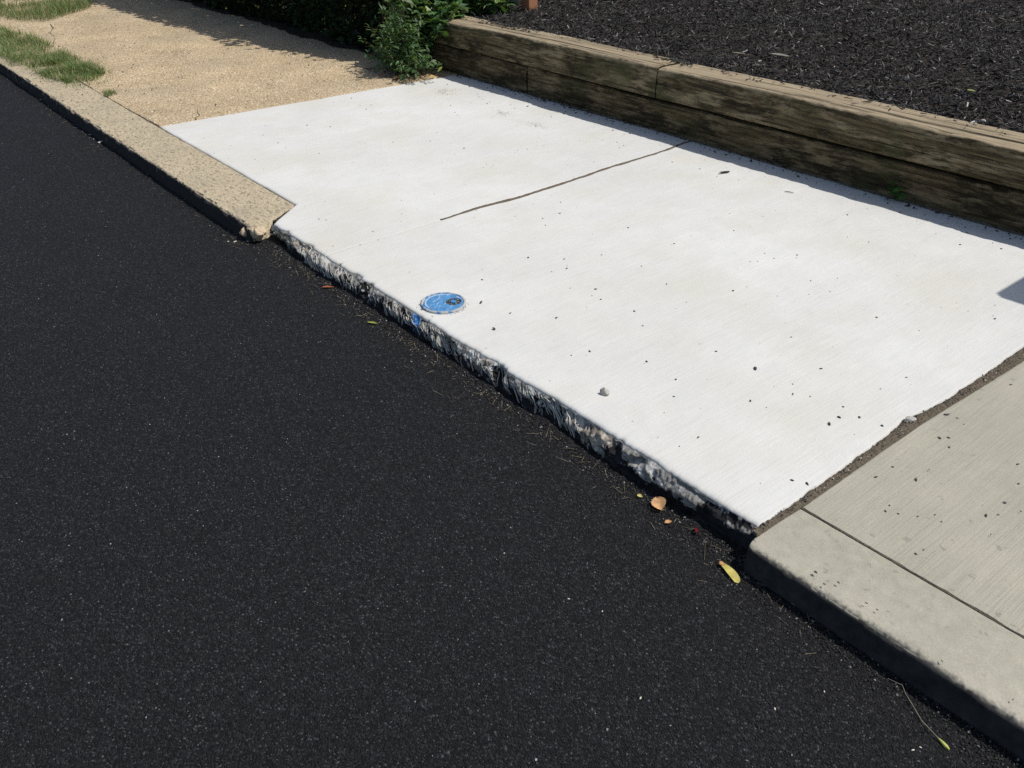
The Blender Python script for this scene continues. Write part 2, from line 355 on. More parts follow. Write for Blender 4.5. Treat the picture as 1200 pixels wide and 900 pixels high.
# broken, tar-splashed street face of the white slabs
nx, nz = 1250, 44
x = np.linspace(-2.768, .022, nx)[:, None]; t = np.linspace(0, 1, nz)[None, :]; z = -.009 - .085 * t
X = np.broadcast_to(x, (nx, nz)).copy(); T = np.broadcast_to(t, (nx, nz))
sh = X + 1.0 * z                                   # run-off strands lean along the street
strand = fbm(sh * 110, z * 12, 0, 51, 3); lump = fbm(X * 22, z * 26, 0, 52, 4); fine = fbm(X * 120, z * 120, 0, 53, 3)
run = np.interp(X, [-1, -.5], [.024, .026]) + .010 * fbm(X * 2.2, 0 * X, 0, 54, 2)
Yf = .000 + yedge(X) * (1 - T) - run * np.clip(T / .30, 0, 1) ** .9 - .012 * T
Yf = Yf - .0065 * lump * sm(T / .10) - .0036 * strand * sm(T / .10) * (1 - .5 * T) * np.interp(X, [-2.5, -2.35, -.6, -.45], [.3, 1, 1, .08]) - .0022 * fine * sm(T / .05)
und = sm((-.0 - (X + 2.62)) / .12 + .5) * sm((T - .45) / .2); Yf = Yf + .045 * und      # hollow under the slab beside the old kerb
Yf = Yf + .014 * sm((fbm(X * 9, z * 30, 0, 55, 3) - .25) / .3) * sm(T / .15) * (1 - sm((T - .6) / .3))
Zf = np.broadcast_to(z, (nx, nz)) + .0045 * lump * sm(T / .12) * (1 - .6 * T) + .0022 * fine * sm(T / .06)
xx = X
amt = np.interp(xx, [-2.77, -2.45, -2.4, -2.15, -2.05, -1.75, -1.6, -1.35, -1.0, -.85, -.6, -.5, .02], [.62, .6, .55, .60, .36, .38, .56, .46, .60, .46, .58, .46, .42])
amt = amt - .15 + .20 * fbm(xx * 3.2, 0 * xx, 0, 56, 2) + .16 * fbm(xx * 11, 0 * xx, 0, 66, 3)
strandy = np.interp(xx, [-2.5, -2.35, -1.3, -.55, -.45], [.15, 1, 1, 1, .15])
m = amt - T + .55 * strandy * strand * (.35 + .65 * T) + .2 * lump + .16 * fine + .22 * fbm(xx * 34, z * 60, 0, 67, 4)
m = m - .35 * sm((fbm(xx * 16, z * 45, 0, 57, 3) - .2) / .2) * strandy * sm(T / .1)
bare = sm(m / .07 + .5)[..., None]
wc = np.array([.60, .585, .54]); gc = np.array([.36, .345, .29])
bc = wc + (gc - wc) * sm((-.0 - (xx[..., None] + 2.35)) / .15) * sm(T / .15)[..., None]
bc = bc + (np.array([.47, .38, .27]) - bc) * (sm((fbm(xx * 12, z * 12, 0, 58) - .25) / .2) * .6 * (xx < -.5))[..., None]
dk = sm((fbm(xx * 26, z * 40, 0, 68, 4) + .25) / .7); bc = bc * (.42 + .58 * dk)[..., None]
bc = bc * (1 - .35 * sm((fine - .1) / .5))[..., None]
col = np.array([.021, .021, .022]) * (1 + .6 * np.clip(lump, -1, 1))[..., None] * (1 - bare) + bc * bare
bl = sm(1.3 - np.abs((X + 1.545 + .3 * (z + .03)) / .036)) * sm(1.5 - np.abs((z + .034) / .028)) * (fbm(sh * 60, z * 40, 0, 59) > -.25)
col = col + (np.array([.06, .25, .58]) - col) * (.95 * bl)[..., None]
kf = mesh('kerb_face', np.stack([X, Yf, Zf], -1).reshape(-1, 3), grid_faces(nx, nz), MAT['face'], pave, col=col.reshape(-1, 3), smooth=True)
# pale smears of cement hanging down the face
parts, cols = [], []
for q in range(230):
    c0, wdt = ((-2.22, .16), (-1.66, .10), (-1.43, .09), (-.80, .15), (-2.42, .06), (-1.1, .12), (-1.95, .1))[RNG.choice(7, p=[.28, .14, .17, .22, .04, .09, .06])]
    x0 = c0 + RNG.normal(0, wdt * .6); t0 = RNG.uniform(.02, .35); t1 = min(t0 + RNG.uniform(.2, .65), .97); ln = RNG.uniform(.015, .06) * (1 if RNG.random() < .85 else -.3)
    if x0 + ln > -.5 or x0 < -2.6: continue
    tt = np.linspace(0, 1, 9); px = x0 + ln * tt ** RNG.uniform(.7, 1.6) + .002 * np.sin(tt * RNG.uniform(2, 7)); pt = t0 + (t1 - t0) * tt
    ix = np.clip(((px + 2.768) / 2.79 * (nx - 1)).astype(int), 0, nx - 1); it = np.clip((pt * (nz - 1)).astype(int), 0, nz - 1)
    yy = np.convolve(np.pad(Yf[ix, it], 1, 'edge'), [.25, .5, .25], 'valid'); zz = np.convolve(np.pad(Zf[ix, it], 1, 'edge'), [.25, .5, .25], 'valid')
    v, f = tube(np.column_stack([px, yy - .0012, zz + .0006]), RNG.uniform(.0011, .0030) * np.array([.5, .9, 1, 1, .9, .8, .7, .5, .25]), 6); parts.append((v, f))
    cols.append(np.repeat((np.array([[.52, .50, .45]]) * RNG.uniform(.5, 1.2) + RNG.normal(0, .01, (1, 3))), len(v), 0))
V, F = merge(parts); o = mesh('cement_smears', V, F, MAT['face'], pave, col=np.concatenate(cols), smooth=True); o['kind'] = 'stuff'
kf['label'] = 'broken street face of the white slabs, streaked with black tar and a splash of blue paint'

def kerb(name, xa, xb, nx, yb, yf, ztop, rad, mat, label, tar_edge, rough, seed, endcurve=0., fray=.010, soft=.010):
    """kerb stone: flat top, rounded arris, face; mask Col = tar overspray"""
    prof = []
    for q in np.linspace(0, 1, 46): prof.append((yb + (yf + rad - yb) * q, 0., q))
    for a in np.linspace(0, np.pi / 2, 12)[1:]: prof.append((yf + rad - rad * np.sin(a), -rad + rad * np.cos(a), 1 + a))
    for q in np.linspace(0, 1, 14)[1:]: prof.append((yf - .010 * q, -rad - (.12 - rad) * q, 3 + q))
    prof = [(yb, -.07, -1), (yb, -.0012, -.5), (yb + (.0012 if yb < yf else -.0012), 0., 0.)] + prof[1:]; prof = np.array(prof); npf = len(prof)
    u = np.linspace(0, 1, nx)[:, None]
    y = np.broadcast_to(prof[:, 0][None], (nx, npf)).copy(); zz = np.broadcast_to(prof[:, 1][None], (nx, npf)).copy()
    xa_, xb_ = xa(y), xb(y); X = xa_ + (xb_ - xa_) * u
    f = prof[:, 2][None]; topw = (f >= 0) & (f < 1)
    d = rough * (fbm(X * 14, y * 14, zz * 14, seed, 4) + .6 * fbm(X * 60, y * 60, zz * 60, seed + 3, 3))
    chip = rough * 3.2 * sm((fbm(X * 18, zz * 5, 0, seed + 7, 3) - .28) / .25) * sm(1 - np.abs(f - 1.7) / 1.3)
    Z = zz + ztop + np.where(f < 1.6, d * .6, d * .3) - chip * .7 + .004 * fbm(X * .8, 0 * X, 0, seed + 9, 2)
    Yy = y + np.where(f > 1, d * .9, d * .1) + chip + .006 * fbm(X * 1.1, 0 * X, 0, seed + 11, 2) * (f > .3)
    if endcurve:
        e = np.clip((X - xa_) / endcurve, 0, 1); Yy = Yy + (f > .9) * endcurve * (1 - np.sqrt(1 - (1 - e) ** 2)) * .9
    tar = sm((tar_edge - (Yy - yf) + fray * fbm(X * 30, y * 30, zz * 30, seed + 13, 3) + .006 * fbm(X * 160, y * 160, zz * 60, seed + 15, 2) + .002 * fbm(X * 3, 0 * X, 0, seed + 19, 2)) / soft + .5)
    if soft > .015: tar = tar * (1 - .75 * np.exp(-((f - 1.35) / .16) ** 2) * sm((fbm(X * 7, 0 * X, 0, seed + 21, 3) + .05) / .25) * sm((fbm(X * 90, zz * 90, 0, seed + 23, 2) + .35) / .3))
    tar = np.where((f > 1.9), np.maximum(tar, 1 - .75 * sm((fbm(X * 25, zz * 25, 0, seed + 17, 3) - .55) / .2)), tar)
    V = np.stack([X, Yy, Z], -1)
    a, b = V[:1].copy(), V[-1:].copy(); a[..., 2] = b[..., 2] = -.14; a[..., 1] = np.clip(a[..., 1], yf + .01, None); b[..., 1] = np.clip(b[..., 1], yf + .01, None)
    V = np.concatenate([a, V, b]); tar = np.concatenate([tar[:1], tar, tar[-1:]])
    o = mesh(name, V.reshape(-1, 3), grid_faces(nx + 2, npf), mat, pave, col=np.repeat(tar.reshape(-1, 1), 3, 1), smooth=True); o['label'] = label; return o
kerb('kerb', lambda y: -16 + 0 * y, lambda y: np.interp(y, [-.12, -.03, .2], [-2.80, -2.775, -2.925]) + .008 * fbm(y * 30, 1., 0, 71), 1500, .192, -.104, -.002, .016, MAT['old'],
     'old tan kerb with exposed aggregate and a tar-black face', .003, .0030, 61, fray=.005, soft=.007)
kerb('kerb', lambda y: xg(y), lambda y: 4.5 + 0 * y, 1100, .150, -.080, -.004, .010, MAT['kerb'], 'newer grey concrete kerb with a tar-black face', .012, .0009, 81, endcurve=.028, fray=.002, soft=.024)
# grey broom-finished slab
nx, ny = 120, 130
y = np.concatenate([[.1535, .1538, .1550, .1575], np.linspace(.162, 2.462, ny - 5), [2.463]]); u = np.linspace(0, 1, nx)[:, None]
Y = np.broadcast_to(y[None], (nx, ny)) + (.0016 * fbm(u * 190, 3., 0, 90) + .0018 * np.maximum(fbm(u * 60, 5., 0, 94, 3), 0)) * (np.arange(ny)[None] < 3); X = xg(Y) + (4.5 - xg(Y)) * u**1.6
Z = -.004 + .0012 * fbm(X * 2, Y * 2, 0, 91); Z[:, 0] = Z[:, -1] = -.06; Z[0] = -.06; Z[1] -= .001
o = mesh('slab', np.stack([X, Y, Z], -1).reshape(-1, 3), grid_faces(nx, ny)[:, ::-1], MAT['slab'], pave, smooth=True); o['label'] = 'grey broom-finished concrete slab'
# tan exposed-aggregate slab beyond the white ones
nx, ny = 420, 120
v = np.concatenate([[0, .0003, .0012, .003], np.linspace(.006, 1, ny - 4)])[None]; u = np.linspace(0, 1, nx)[:, None]
Y = .203 + .006 * fbm(u * 60, 2., 0, 95) * (1 - v) ** 8 + v * 2.7 + 0 * u; xr = xleft(Y) - .004 - .004 * np.abs(fbm(Y * 18, 4., 0, 96)); X = -16 + (xr + 16) * u ** .75
Z = -.004 + .005 * fbm(X * 1.2, Y * 1.2, 0, 97) + .0018 * fbm(X * 20, Y * 20, 0, 98); Z[-1] -= .05; Z[:, 0] -= .05; Z[:, -1] -= .05
o = mesh('slab', np.stack([X, Y, Z], -1).reshape(-1, 3), grid_faces(nx, ny)[:, ::-1], MAT['tan'], pave, smooth=True); o['label'] = 'weathered tan exposed-aggregate walkway'

# soil in the joints
def soil_strip(pts, wl, wr, zc, n, m, rough, seed):
    pts = np.asarray(pts, float); L = np.r_[0, np.cumsum(np.linalg.norm(np.diff(pts, axis=0), axis=1))]
    s = np.linspace(0, L[-1], n); cx, cy = np.interp(s, L, pts[:, 0]), np.interp(s, L, pts[:, 1])
    tx, ty = np.gradient(cx), np.gradient(cy); l = np.hypot(tx, ty); nx_, ny_ = -ty / l, tx / l
    w = np.linspace(-1, 1, m)[None]; W_ = np.where(w < 0, wl(s)[:, None], wr(s)[:, None]) * w
    X = cx[:, None] + nx_[:, None] * W_; Y = cy[:, None] + ny_[:, None] * W_
    Z = zc - .010 * np.abs(w) ** 3 + rough * (fbm(X * 35, Y * 35, 0, seed, 4) + .7 * fbm(X * 130, Y * 130, 0, seed + 2, 2))
    return np.stack([X, Y, Z], -1).reshape(-1, 3), grid_faces(n, m)[:, ::-1]
yj = np.linspace(-.03, 2.45, 60)
mid = np.column_stack([(xw(yj) + xg(yj)) / 2, yj]); hw = (xg(yj) - xw(yj)) / 2
parts = [soil_strip(mid, lambda s: np.interp(s, yj - yj[0], hw) + .001, lambda s: np.interp(s, yj - yj[0], hw) + .001, -.0005, 900, 17, .0036, 101)]
yj2 = np.linspace(.62, 2.45, 60)
parts.append(soil_strip(np.column_stack([xc(yj2), yj2]), lambda s: .0125 + 0 * s, lambda s: .0125 + 0 * s, .0022, 400, 7, .0012, 103))
parts.append(soil_strip([(-12, .1985), (-4.74, .1985), (-2.9, .194)], lambda s: .008 + 0 * s, lambda s: .008 + 0 * s, -.006, 700, 5, .002, 105))
parts.append(soil_strip([(.03, .154), (4, .154)], lambda s: .006 + 0 * s, lambda s: .006 + 0 * s, -.0062, 900, 5, .0012, 107))
parts.append(soil_strip([(-4.5, 2.475), (3, 2.475)], lambda s: .016 + 0 * s, lambda s: .016 + 0 * s, .003, 900, 7, .005, 109))
parts.append(soil_strip([(-4.755, .44), (-4.80, .455), (-4.84, .50), (-4.93, .52), (-5.02, .56)], lambda s: .010 - .03 * s, lambda s: .006 - .015 * s, .0005, 60, 5, .002, 111))
parts.append(soil_strip([(-9.2, .74), (-8.95, .70), (-8.7, .60), (-8.42, .57), (-8.1, .47)], lambda s: .006 + 0 * s, lambda s: .006 + 0 * s, .0005, 60, 5, .002, 113))
V, F = merge(parts); tag(mesh('joint_soil', V, F, MAT['soil'], smooth=False), kind='stuff')
n = 420; y = RNG.uniform(-.03, 1.9, n); f = RNG.uniform(.2, .98, n); x = xw(y) + (xg(y) - xw(y)) * f; s = RNG.uniform(.0012, .0042, n)
V, F = scatter(OCT_V, OCT_F, np.column_stack([x, y, .003 + s * .5]), rots(n), np.column_stack([s, s * .8, s * .7]), .3)
cc = np.where(RNG.random((n, 1)) > .82, .34, .10) * (.6 + .8 * RNG.random((n, 1))) * np.array([1, .9, .76])
tag(mesh('joint_gravel', V, F, MAT['grit'], col=np.repeat(cc, 6, 0)), kind='stuff')

# ---------------------------------------------------------------- timber retaining wall and bed
wall = tag(empty('retaining_wall', (-2.6, 2.47, 0)), 'weathered low timber retaining wall holding back the black mulch', 'retaining wall')
def timber(x0, x1, yf, dep, z0, h, seed, crack=None, label=None, mat='wood'):
    nx = int((x1 - x0) / .012) + 2; r = .014; ring = []
    def arc(cx, cz, a0):
        for a in np.linspace(a0, a0 + np.pi / 2, 5): ring.append((cx + r * np.cos(a), cz + r * np.sin(a)))
    arc(dep - r, h - r, 0)
    for q in np.linspace(1, 0, 64)[1:-1]: ring.append((r + (dep - 2 * r) * q, h))
    arc(r, h - r, np.pi / 2)
    for q in np.linspace(1, 0, 18)[1:-1]: ring.append((0, r + (h - 2 * r) * q))
    arc(r, r, np.pi); arc(dep - r, r, 1.5 * np.pi); ring = np.array(ring); k = len(ring)
    X = np.broadcast_to(np.linspace(x0, x1, nx)[:, None], (nx, k)); Y = ring[None, :, 0] + 0 * X; Z = ring[None, :, 1] + 0 * X
    front = np.exp(-Y / .01); top = np.exp(-(h - Z) / .01)
    g = .0022 * fbm(X * 2.5, Y * 60, Z * 60, seed, 3) + .004 * fbm(X * 1.1, Y * 3, Z * 3, seed + 2, 2)
    edge = np.exp(-(Y ** 2 + (Z - h) ** 2) / .0009)
    wear = edge * (.004 + .004 * np.clip(fbm(X * 28, 3., 0, seed + 12, 3), -.3, 2) + .0055 * np.clip(fbm(X * 7, 0 * X, 0, seed + 4, 4), -.6, 2) + .010 * sm((fbm(X * 3, 5., 0, seed + 5, 3) - .45) / .3))
    Yo = Y + front * g * 1.2 + wear; Zo = Z + top * g * 1.3 - wear * .8
    for (cy, ca, cb, cdp) in (crack or []):
        yc = cy + .010 * fbm(X * 1.7, 1., 0, seed + 6, 3); w = sm((X - ca) / .15) * sm((cb - X) / .15)
        Zo = Zo - top * cdp * w * np.exp(-((Y - yc) / .0060) ** 2)
    if seed % 2: # a long check in the street face
        zc = h * .62 + .03 * fbm(X * .9, 2., 0, seed + 8, 2) - .03 * (X - x0) / (x1 - x0); Yo = Yo + front * .008 * np.exp(-((Z - zc) / .006) ** 2) * sm((x1 - X) / .3)
    mask = (mat == 'wood') * np.clip(sm((Z - h + .011 + .006 * fbm(X * 9, Y * 9, 0, seed + 9, 3)) / .008), 0, 1)
    V = np.stack([X, Yo + yf, Zo + z0], -1).reshape(-1, 3); F = grid_faces(nx, k, True)
    c0, c1 = V[:k].mean(0), V[-k:].mean(0); b = len(V); V = np.vstack([V, c0, c1]); i = np.arange(k)
    caps = np.concatenate([np.stack([np.full(k, b), (i + 1) % k, i], -1), np.stack([np.full(k, b + 1), len(V) - 2 - k + i, len(V) - 2 - k + (i + 1) % k], -1)])
    mk = np.r_[mask.ravel(), 0, 0]
    o = mesh('timber', V, [F[:, ::-1], caps], MAT[mat], None, col=np.repeat(mk[:, None], 3, 1), smooth=True)
    o.parent = wall; o.matrix_parent_inverse = Matrix.Translation((2.6, -2.47, 0))
    if label: o['label'] = label
    return o
timber(-5.06, -2.645, 2.462, .25, .188, .180, 202, [(.070, -4.6, -2.6, .026), (.14, -4.9, -3.4, .014), (.03, -3.6, -2.7, .012)], 'far upper timber, part covered by ivy')
timber(-2.640, .9, 2.466, .25, .188, .176, 203, [(.085, -1.5, .9, .028), (.045, -2.6, -1.2, .014), (.16, -2.2, -.6, .012)], 'near upper timber with a long split along its top')
timber(.905, 3.6, 2.464, .25, .188, .176, 204)
timber(-5.02, -3.855, 2.473, .25, -.03, .209, 206, mat='low_wood')  # lower course: the same wood pattern in darker, warmer tones
timber(-3.848, -.2, 2.476, .25, -.03, .208, 208, mat='low_wood')
timber(-.195, 3.6, 2.474, .25, -.03, .209, 210, mat='low_wood')
def bed_z(x, y): return .340 + .016 * fbm(x * 2.2, y * 2.2, 0, 121) + .013 * fbm(x * 8, y * 8, 0, 122) + .008 * fbm(x * 22, y * 22, 0, 123, 2) + .035 * sm((y - 2.7) / 1.5) - .012 * sm((2.80 - y) / .1)
xs, ys = np.linspace(-5.6, 4, 260), np.linspace(2.69, 9.5, 180); X, Y = np.meshgrid(xs, ys, indexing='ij')
tag(mesh('planting_bed', np.stack([X, Y, bed_z(X, Y)], -1).reshape(-1, 3), grid_faces(260, 180)[:, ::-1], MAT['earth'], smooth=True), kind='structure')
n = 82000
P = rnd_in_poly([(-5.25, 2.68), (.9, 2.68), (.4, 4.2), (-2.2, 7.6), (-5.9, 4.6)], n)
keep = RNG.random(n) < np.clip(1.35 - (P[:, 1] - 2.7) / 5, .35, 1); P = P[keep]; n = len(P)
L = RNG.gamma(2.6, .0050, n) + .004; L = np.minimum(L, .042); wd = RNG.uniform(.0020, .0058, n); th = RNG.uniform(.0008, .0024, n)
CH_V = BOX_V.copy(); CH_V[CH_V[:, 0] > 0, 1:] *= .45; CH_V[CH_V[:, 0] < 0, 1] *= .8
pos = np.column_stack([P, bed_z(P[:, 0], P[:, 1]) + RNG.uniform(-.002, .010, n)])
pos[:, 1] += np.where(RNG.random(n) < .02, -.03 * RNG.random(n), 0)
ns = 420; xs_ = np.where(RNG.random(ns) < .45, -4.25 + RNG.normal(0, .16, ns), np.where(RNG.random(ns) < .35, -2.66 + RNG.normal(0, .07, ns), RNG.uniform(-4.8, .6, ns)))
pos[:ns, 0] = xs_; pos[:ns, 1] = 2.70 - np.abs(RNG.normal(0, .05, ns)); pos[:ns, 2] = .372; L[:ns] *= .7     # chips spilt on the timber
V, F = scatter(CH_V, BOX_F, pos, np.concatenate([rots(ns, .2), rots(n - ns, .95)]), np.column_stack([L, wd, th]), .18)
k = RNG.random(n); cc = .010 + .030 * RNG.random(n) ** 2; cc = np.where(k > .88, .06 + .11 * RNG.random(n), cc); cc = np.where(k > .988, .25 + .15 * RNG.random(n), cc)
tag(mesh('bark_mulch', V, F, MAT['chips'], col=np.repeat(cc[:, None] * np.array([1.10, .98, .90]), 8, 0)), kind='stuff')

# ---------------------------------------------------------------- hedge, ivy, weeds, grass
IVY_V = np.array([(0, .15, 0), (0, 0, -.02), (.30, -.08, -.05), (.22, .16, .03), (.56, .28, -.10), (.26, .48, .02), (0, 1, -.12), (-.26, .48, .02), (-.56, .28, -.10), (-.22, .16, .03), (-.30, -.08, -.05)], float)
IVY_F = np.array([(0, i, i + 1) for i in range(1, 10)] + [(0, 10, 1)])
LAN_V = np.array([(0, 0, 0), (.16, .3, .05), (0, .33, -.01), (-.16, .3, .05), (.14, .65, .02), (0, .68, -.05), (-.14, .65, .02), (0, 1, -.14)], float)
LAN_F = np.array([(0, 1, 2), (0, 2, 3), (1, 4, 2), (4, 5, 2), (3, 2, 6), (2, 5, 6), (4, 7, 5), (5, 7, 6)])
def leafcol(n, base, var=.3, yel=.06, yc=(.22, .26, .05)):
    c = np.array(base)[None] * RNG.uniform(1 - var, 1 + var, (n, 1)) * RNG.uniform(.88, 1.12, (n, 3)); k = RNG.random(n) < yel; c[k] = np.array(yc) * RNG.uniform(.7, 1.1, (k.sum(), 1)); return c
def leaf_cloud(tv, tf, pos, size, tilt, col):
    n = len(pos); return scatter(tv, tf, pos, rots(n, tilt), np.repeat(size[:, None], 3, 1), .08), np.repeat(col, len(tv), 0)
def branches(base, tips, r0, seg=5, sag=.1):
    parts = []
    for tp in tips:
        b = np.array(base) + RNG.normal(0, .03, 3) * (1, 1, 0); m = (b + tp) / 2 + RNG.normal(0, .05, 3) + (0, 0, sag); s = np.linspace(0, 1, 8)[:, None]
        parts.append(tube((1 - s) ** 2 * b + 2 * s * (1 - s) * m + s ** 2 * tp, np.linspace(r0, r0 * .25, 8), seg))
    return merge(parts)
xs, ys = np.linspace(-14, -5.03, 160), np.linspace(2.30, 5.5, 50); X, Y = np.meshgrid(xs, ys, indexing='ij'); Y = Y + .06 * fbm(X * 3, 0 * X, 0, 129, 3) * (Y < 2.5)
tag(mesh('hedge_soil', np.stack([X, Y, .006 + .03 * sm((Y - 2.4) / .5) + .006 * fbm(X * 12, Y * 12, 0, 130)], -1).reshape(-1, 3), grid_faces(160, 50)[:, ::-1], MAT['earth'], smooth=True), kind='structure')
# the hedge beyond the wall's end
hedge = tag(empty('ivy_hedge', (-8, 2.9, 0)), 'dark overgrown ivy hedge shading the far end of the tan walkway', 'hedge')
n = 30000
x = RNG.uniform(-13, -5.05, n); H = np.interp(x, [-13, -9, -7, -6, -5.3, -5.0], [1.35, 1.3, 1.15, .92, .62, .45]) + .14 * fbm(x * 2.5, 1., 0, 131, 3)
z = H * RNG.random(n) ** 1.15; front = 2.40 + .10 * fbm(x * 2, z * 3, 0, 132, 3) - .17 * sm(z / .7) + .25 * sm((z - H + .2) / .25)
y = front + np.abs(RNG.normal(0, .20, n)) + .02; topk = RNG.random(n) < .25; dp = RNG.uniform(0, 1.3, n); y = np.where(topk, front + dp, y); z = np.where(topk, H + dp * 2.0 * sm((-5.6 - x) / 1.2) + RNG.normal(0, .06, n), z)
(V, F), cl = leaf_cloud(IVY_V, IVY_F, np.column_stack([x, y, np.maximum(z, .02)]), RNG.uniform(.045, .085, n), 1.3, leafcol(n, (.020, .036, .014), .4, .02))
o = mesh('foliage', V, F, MAT['dim'], None, col=cl); o['kind'] = 'stuff'; o.parent = hedge; o.matrix_parent_inverse = Matrix.Translation((8, -2.9, 0))
tips = np.column_stack([RNG.uniform(-12.5, -5.3, 90), RNG.uniform(2.5, 3.3, 90), RNG.uniform(.3, 1.1, 90)])
V, F = merge([branches((tp[0] + RNG.normal(0, .2), 2.9, 0), [tp], .014) for tp in tips])
o = mesh('stems', V, F, MAT['stem'], None, smooth=True); o['kind'] = 'stuff'; o.parent = hedge; o.matrix_parent_inverse = Matrix.Translation((8, -2.9, 0))
def ivy_blob(blobs):
    out = []
    for (c, r, n) in blobs:
        d = RNG.normal(0, 1, (n, 3)); d /= np.linalg.norm(d, axis=1)[:, None]; out.append(np.array(c) + d * np.array(r) * (RNG.random((n, 1)) ** .45))
    return np.concatenate(out)
def plant(name, label, cat, base, pts, tv, tf, size, tilt, cols, n_single, stems, r0, mat='leaf'):
    root = tag(empty(name, base), label, cat); inv = Matrix.Translation((-base[0], -base[1], -base[2]))
    rot = rots(len(pts), tilt); order = np.argsort((pts - np.array([.944, -1.56, 1.5])) @ np.array([-.66, .53, -.53]))   # the leaves nearest the street come first
    for q, i in enumerate(order[:n_single]):
        v = (tv * size[i]) @ rot[i].T
        o = mesh('leaf', v, tf, MAT[mat], None, col=np.repeat(cols[i][None], len(tv), 0)); o.location = pts[i] - np.array(base); o.parent = root
    r_ = order[n_single:]
    if len(r_):
        V, F = scatter(tv, tf, pts[r_], rot[r_], np.repeat(size[r_][:, None], 3, 1), .08)
        o = mesh('foliage', V, F, MAT[mat], None, col=np.repeat(cols[r_], len(tv), 0)); o['kind'] = 'stuff'; o.parent = root; o.matrix_parent_inverse = inv
    V, F = branches(base, stems, r0); o = mesh('stems', V, F, MAT['stem'], None, smooth=True); o['kind'] = 'stuff'; o.parent = root; o.matrix_parent_inverse = inv
    return root
pts = ivy_blob([((-5.30, 2.72, .42), (.34, .34, .36), 1500), ((-5.15, 2.90, .50), (.32, .32, .20), 800), ((-4.98, 3.02, .44), (.20, .22, .13), 240), ((-4.88, 2.56, .40), (.16, .12, .09), 110), ((-5.15, 2.38, .28), (.24, .14, .34), 520), ((-4.86, 2.44, .33), (.14, .04, .10), 34)])
pts = pts[pts[:, 2] > .02]; n = len(pts)
plant('ivy_plant', 'green ivy with lobed leaves spilling over the far end of the timber wall', 'ivy', (-5.2, 2.75, 0), pts, IVY_V, IVY_F, RNG.uniform(.055, .105, n), 1.0,
      leafcol(n, (.075, .14, .045), .4, .2, (.20, .28, .07)), 160, pts[RNG.integers(0, n, 45)], .006)
stems = []; pts = []
for q in range(120):
    a = RNG.uniform(0, 2 * np.pi); rr = RNG.uniform(.05, .58) * RNG.uniform(.6, 1); h = RNG.uniform(.08, .60) * (1.15 - rr / .6)
    tip = np.array([-4.93 + rr * np.cos(a) * 1.0 - .07, 2.17 + rr * np.sin(a) * .50, max(h, .04)]); stems.append(tip)
    s = RNG.uniform(.25, 1, 17)[:, None]; b = np.array([-4.93, 2.18, 0]); m = (b + tip) / 2 + (0, 0, .08)
    pts.append((1 - s) ** 2 * b + 2 * s * (1 - s) * m + s ** 2 * tip + RNG.normal(0, .018, (17, 3)))
pts = np.concatenate(pts); pts[:, 2] = np.maximum(pts[:, 2], .012); n = len(pts)
plant('leafy_weed', 'bushy green weed growing where the tan walkway, white slab and timber wall meet', 'weed', (-4.93, 2.18, 0), pts, LAN_V, LAN_F, RNG.uniform(.028, .062, n), 1.2,
      leafcol(n, (.080, .155, .050), .4, .06), 60, np.array(stems), .003)
def sprout(name, label, base, spec, col):
    root = tag(empty(name, base), label, 'weed')
    for (az, el, ln, sz) in spec:
        d = np.array([np.cos(az) * np.cos(el), np.sin(az) * np.cos(el), np.sin(el)]); tip = d * ln
        V, F = tube([(0, 0, 0), tip * .5 + np.array([0, 0, .008]), tip], [.0014, .0011, .0009], 5)
        st = mesh('stem', V, F, MAT['leaf'], root, col=np.repeat(np.array([col]) * .9, len(V), 0), smooth=True)
        th = np.linspace(0, 2 * np.pi, 13)[:-1]; Lv = np.vstack([[(0, 0, .1)], np.column_stack([np.cos(th) * .5, np.sin(th) * .62 , .06 * np.cos(2 * th) - .05])]) * sz
        Fv = np.array([(0, i + 1, (i + 1) % 12 + 1) for i in range(12)])
        lf = mesh('leaf', Lv, Fv, MAT['leaf'], root, col=np.repeat(np.array([col]) * RNG.uniform(.8, 1.2), 13, 0), smooth=True)
        lf.location = tip; lf.rotation_euler = (RNG.uniform(-.5, .8), RNG.uniform(-.5, .5), az)
    return root
sprout('weed_sprout', 'small round-leaved green weed at the foot of the timber wall', (-1.04, 2.455, .003), [(3.6, 1.2, .085, .042), (5.2, 1.0, .075, .040), (4.4, .7, .055, .038), (2.9, .9, .06, .036), (5.9, .6, .05, .034), (4.6, 1.3, .035, .03)], (.05, .13, .025))
sprout('weed_sprout', 'small pale green sprout standing alone in the mulch', (-4.52, 3.93, float(bed_z(-4.52, 3.93))), [(.3, .9, .09, .06), (2.6, .7, .08, .065), (4.4, .5, .09, .06), (1.4, 1.3, .1, .045)], (.13, .24, .05))
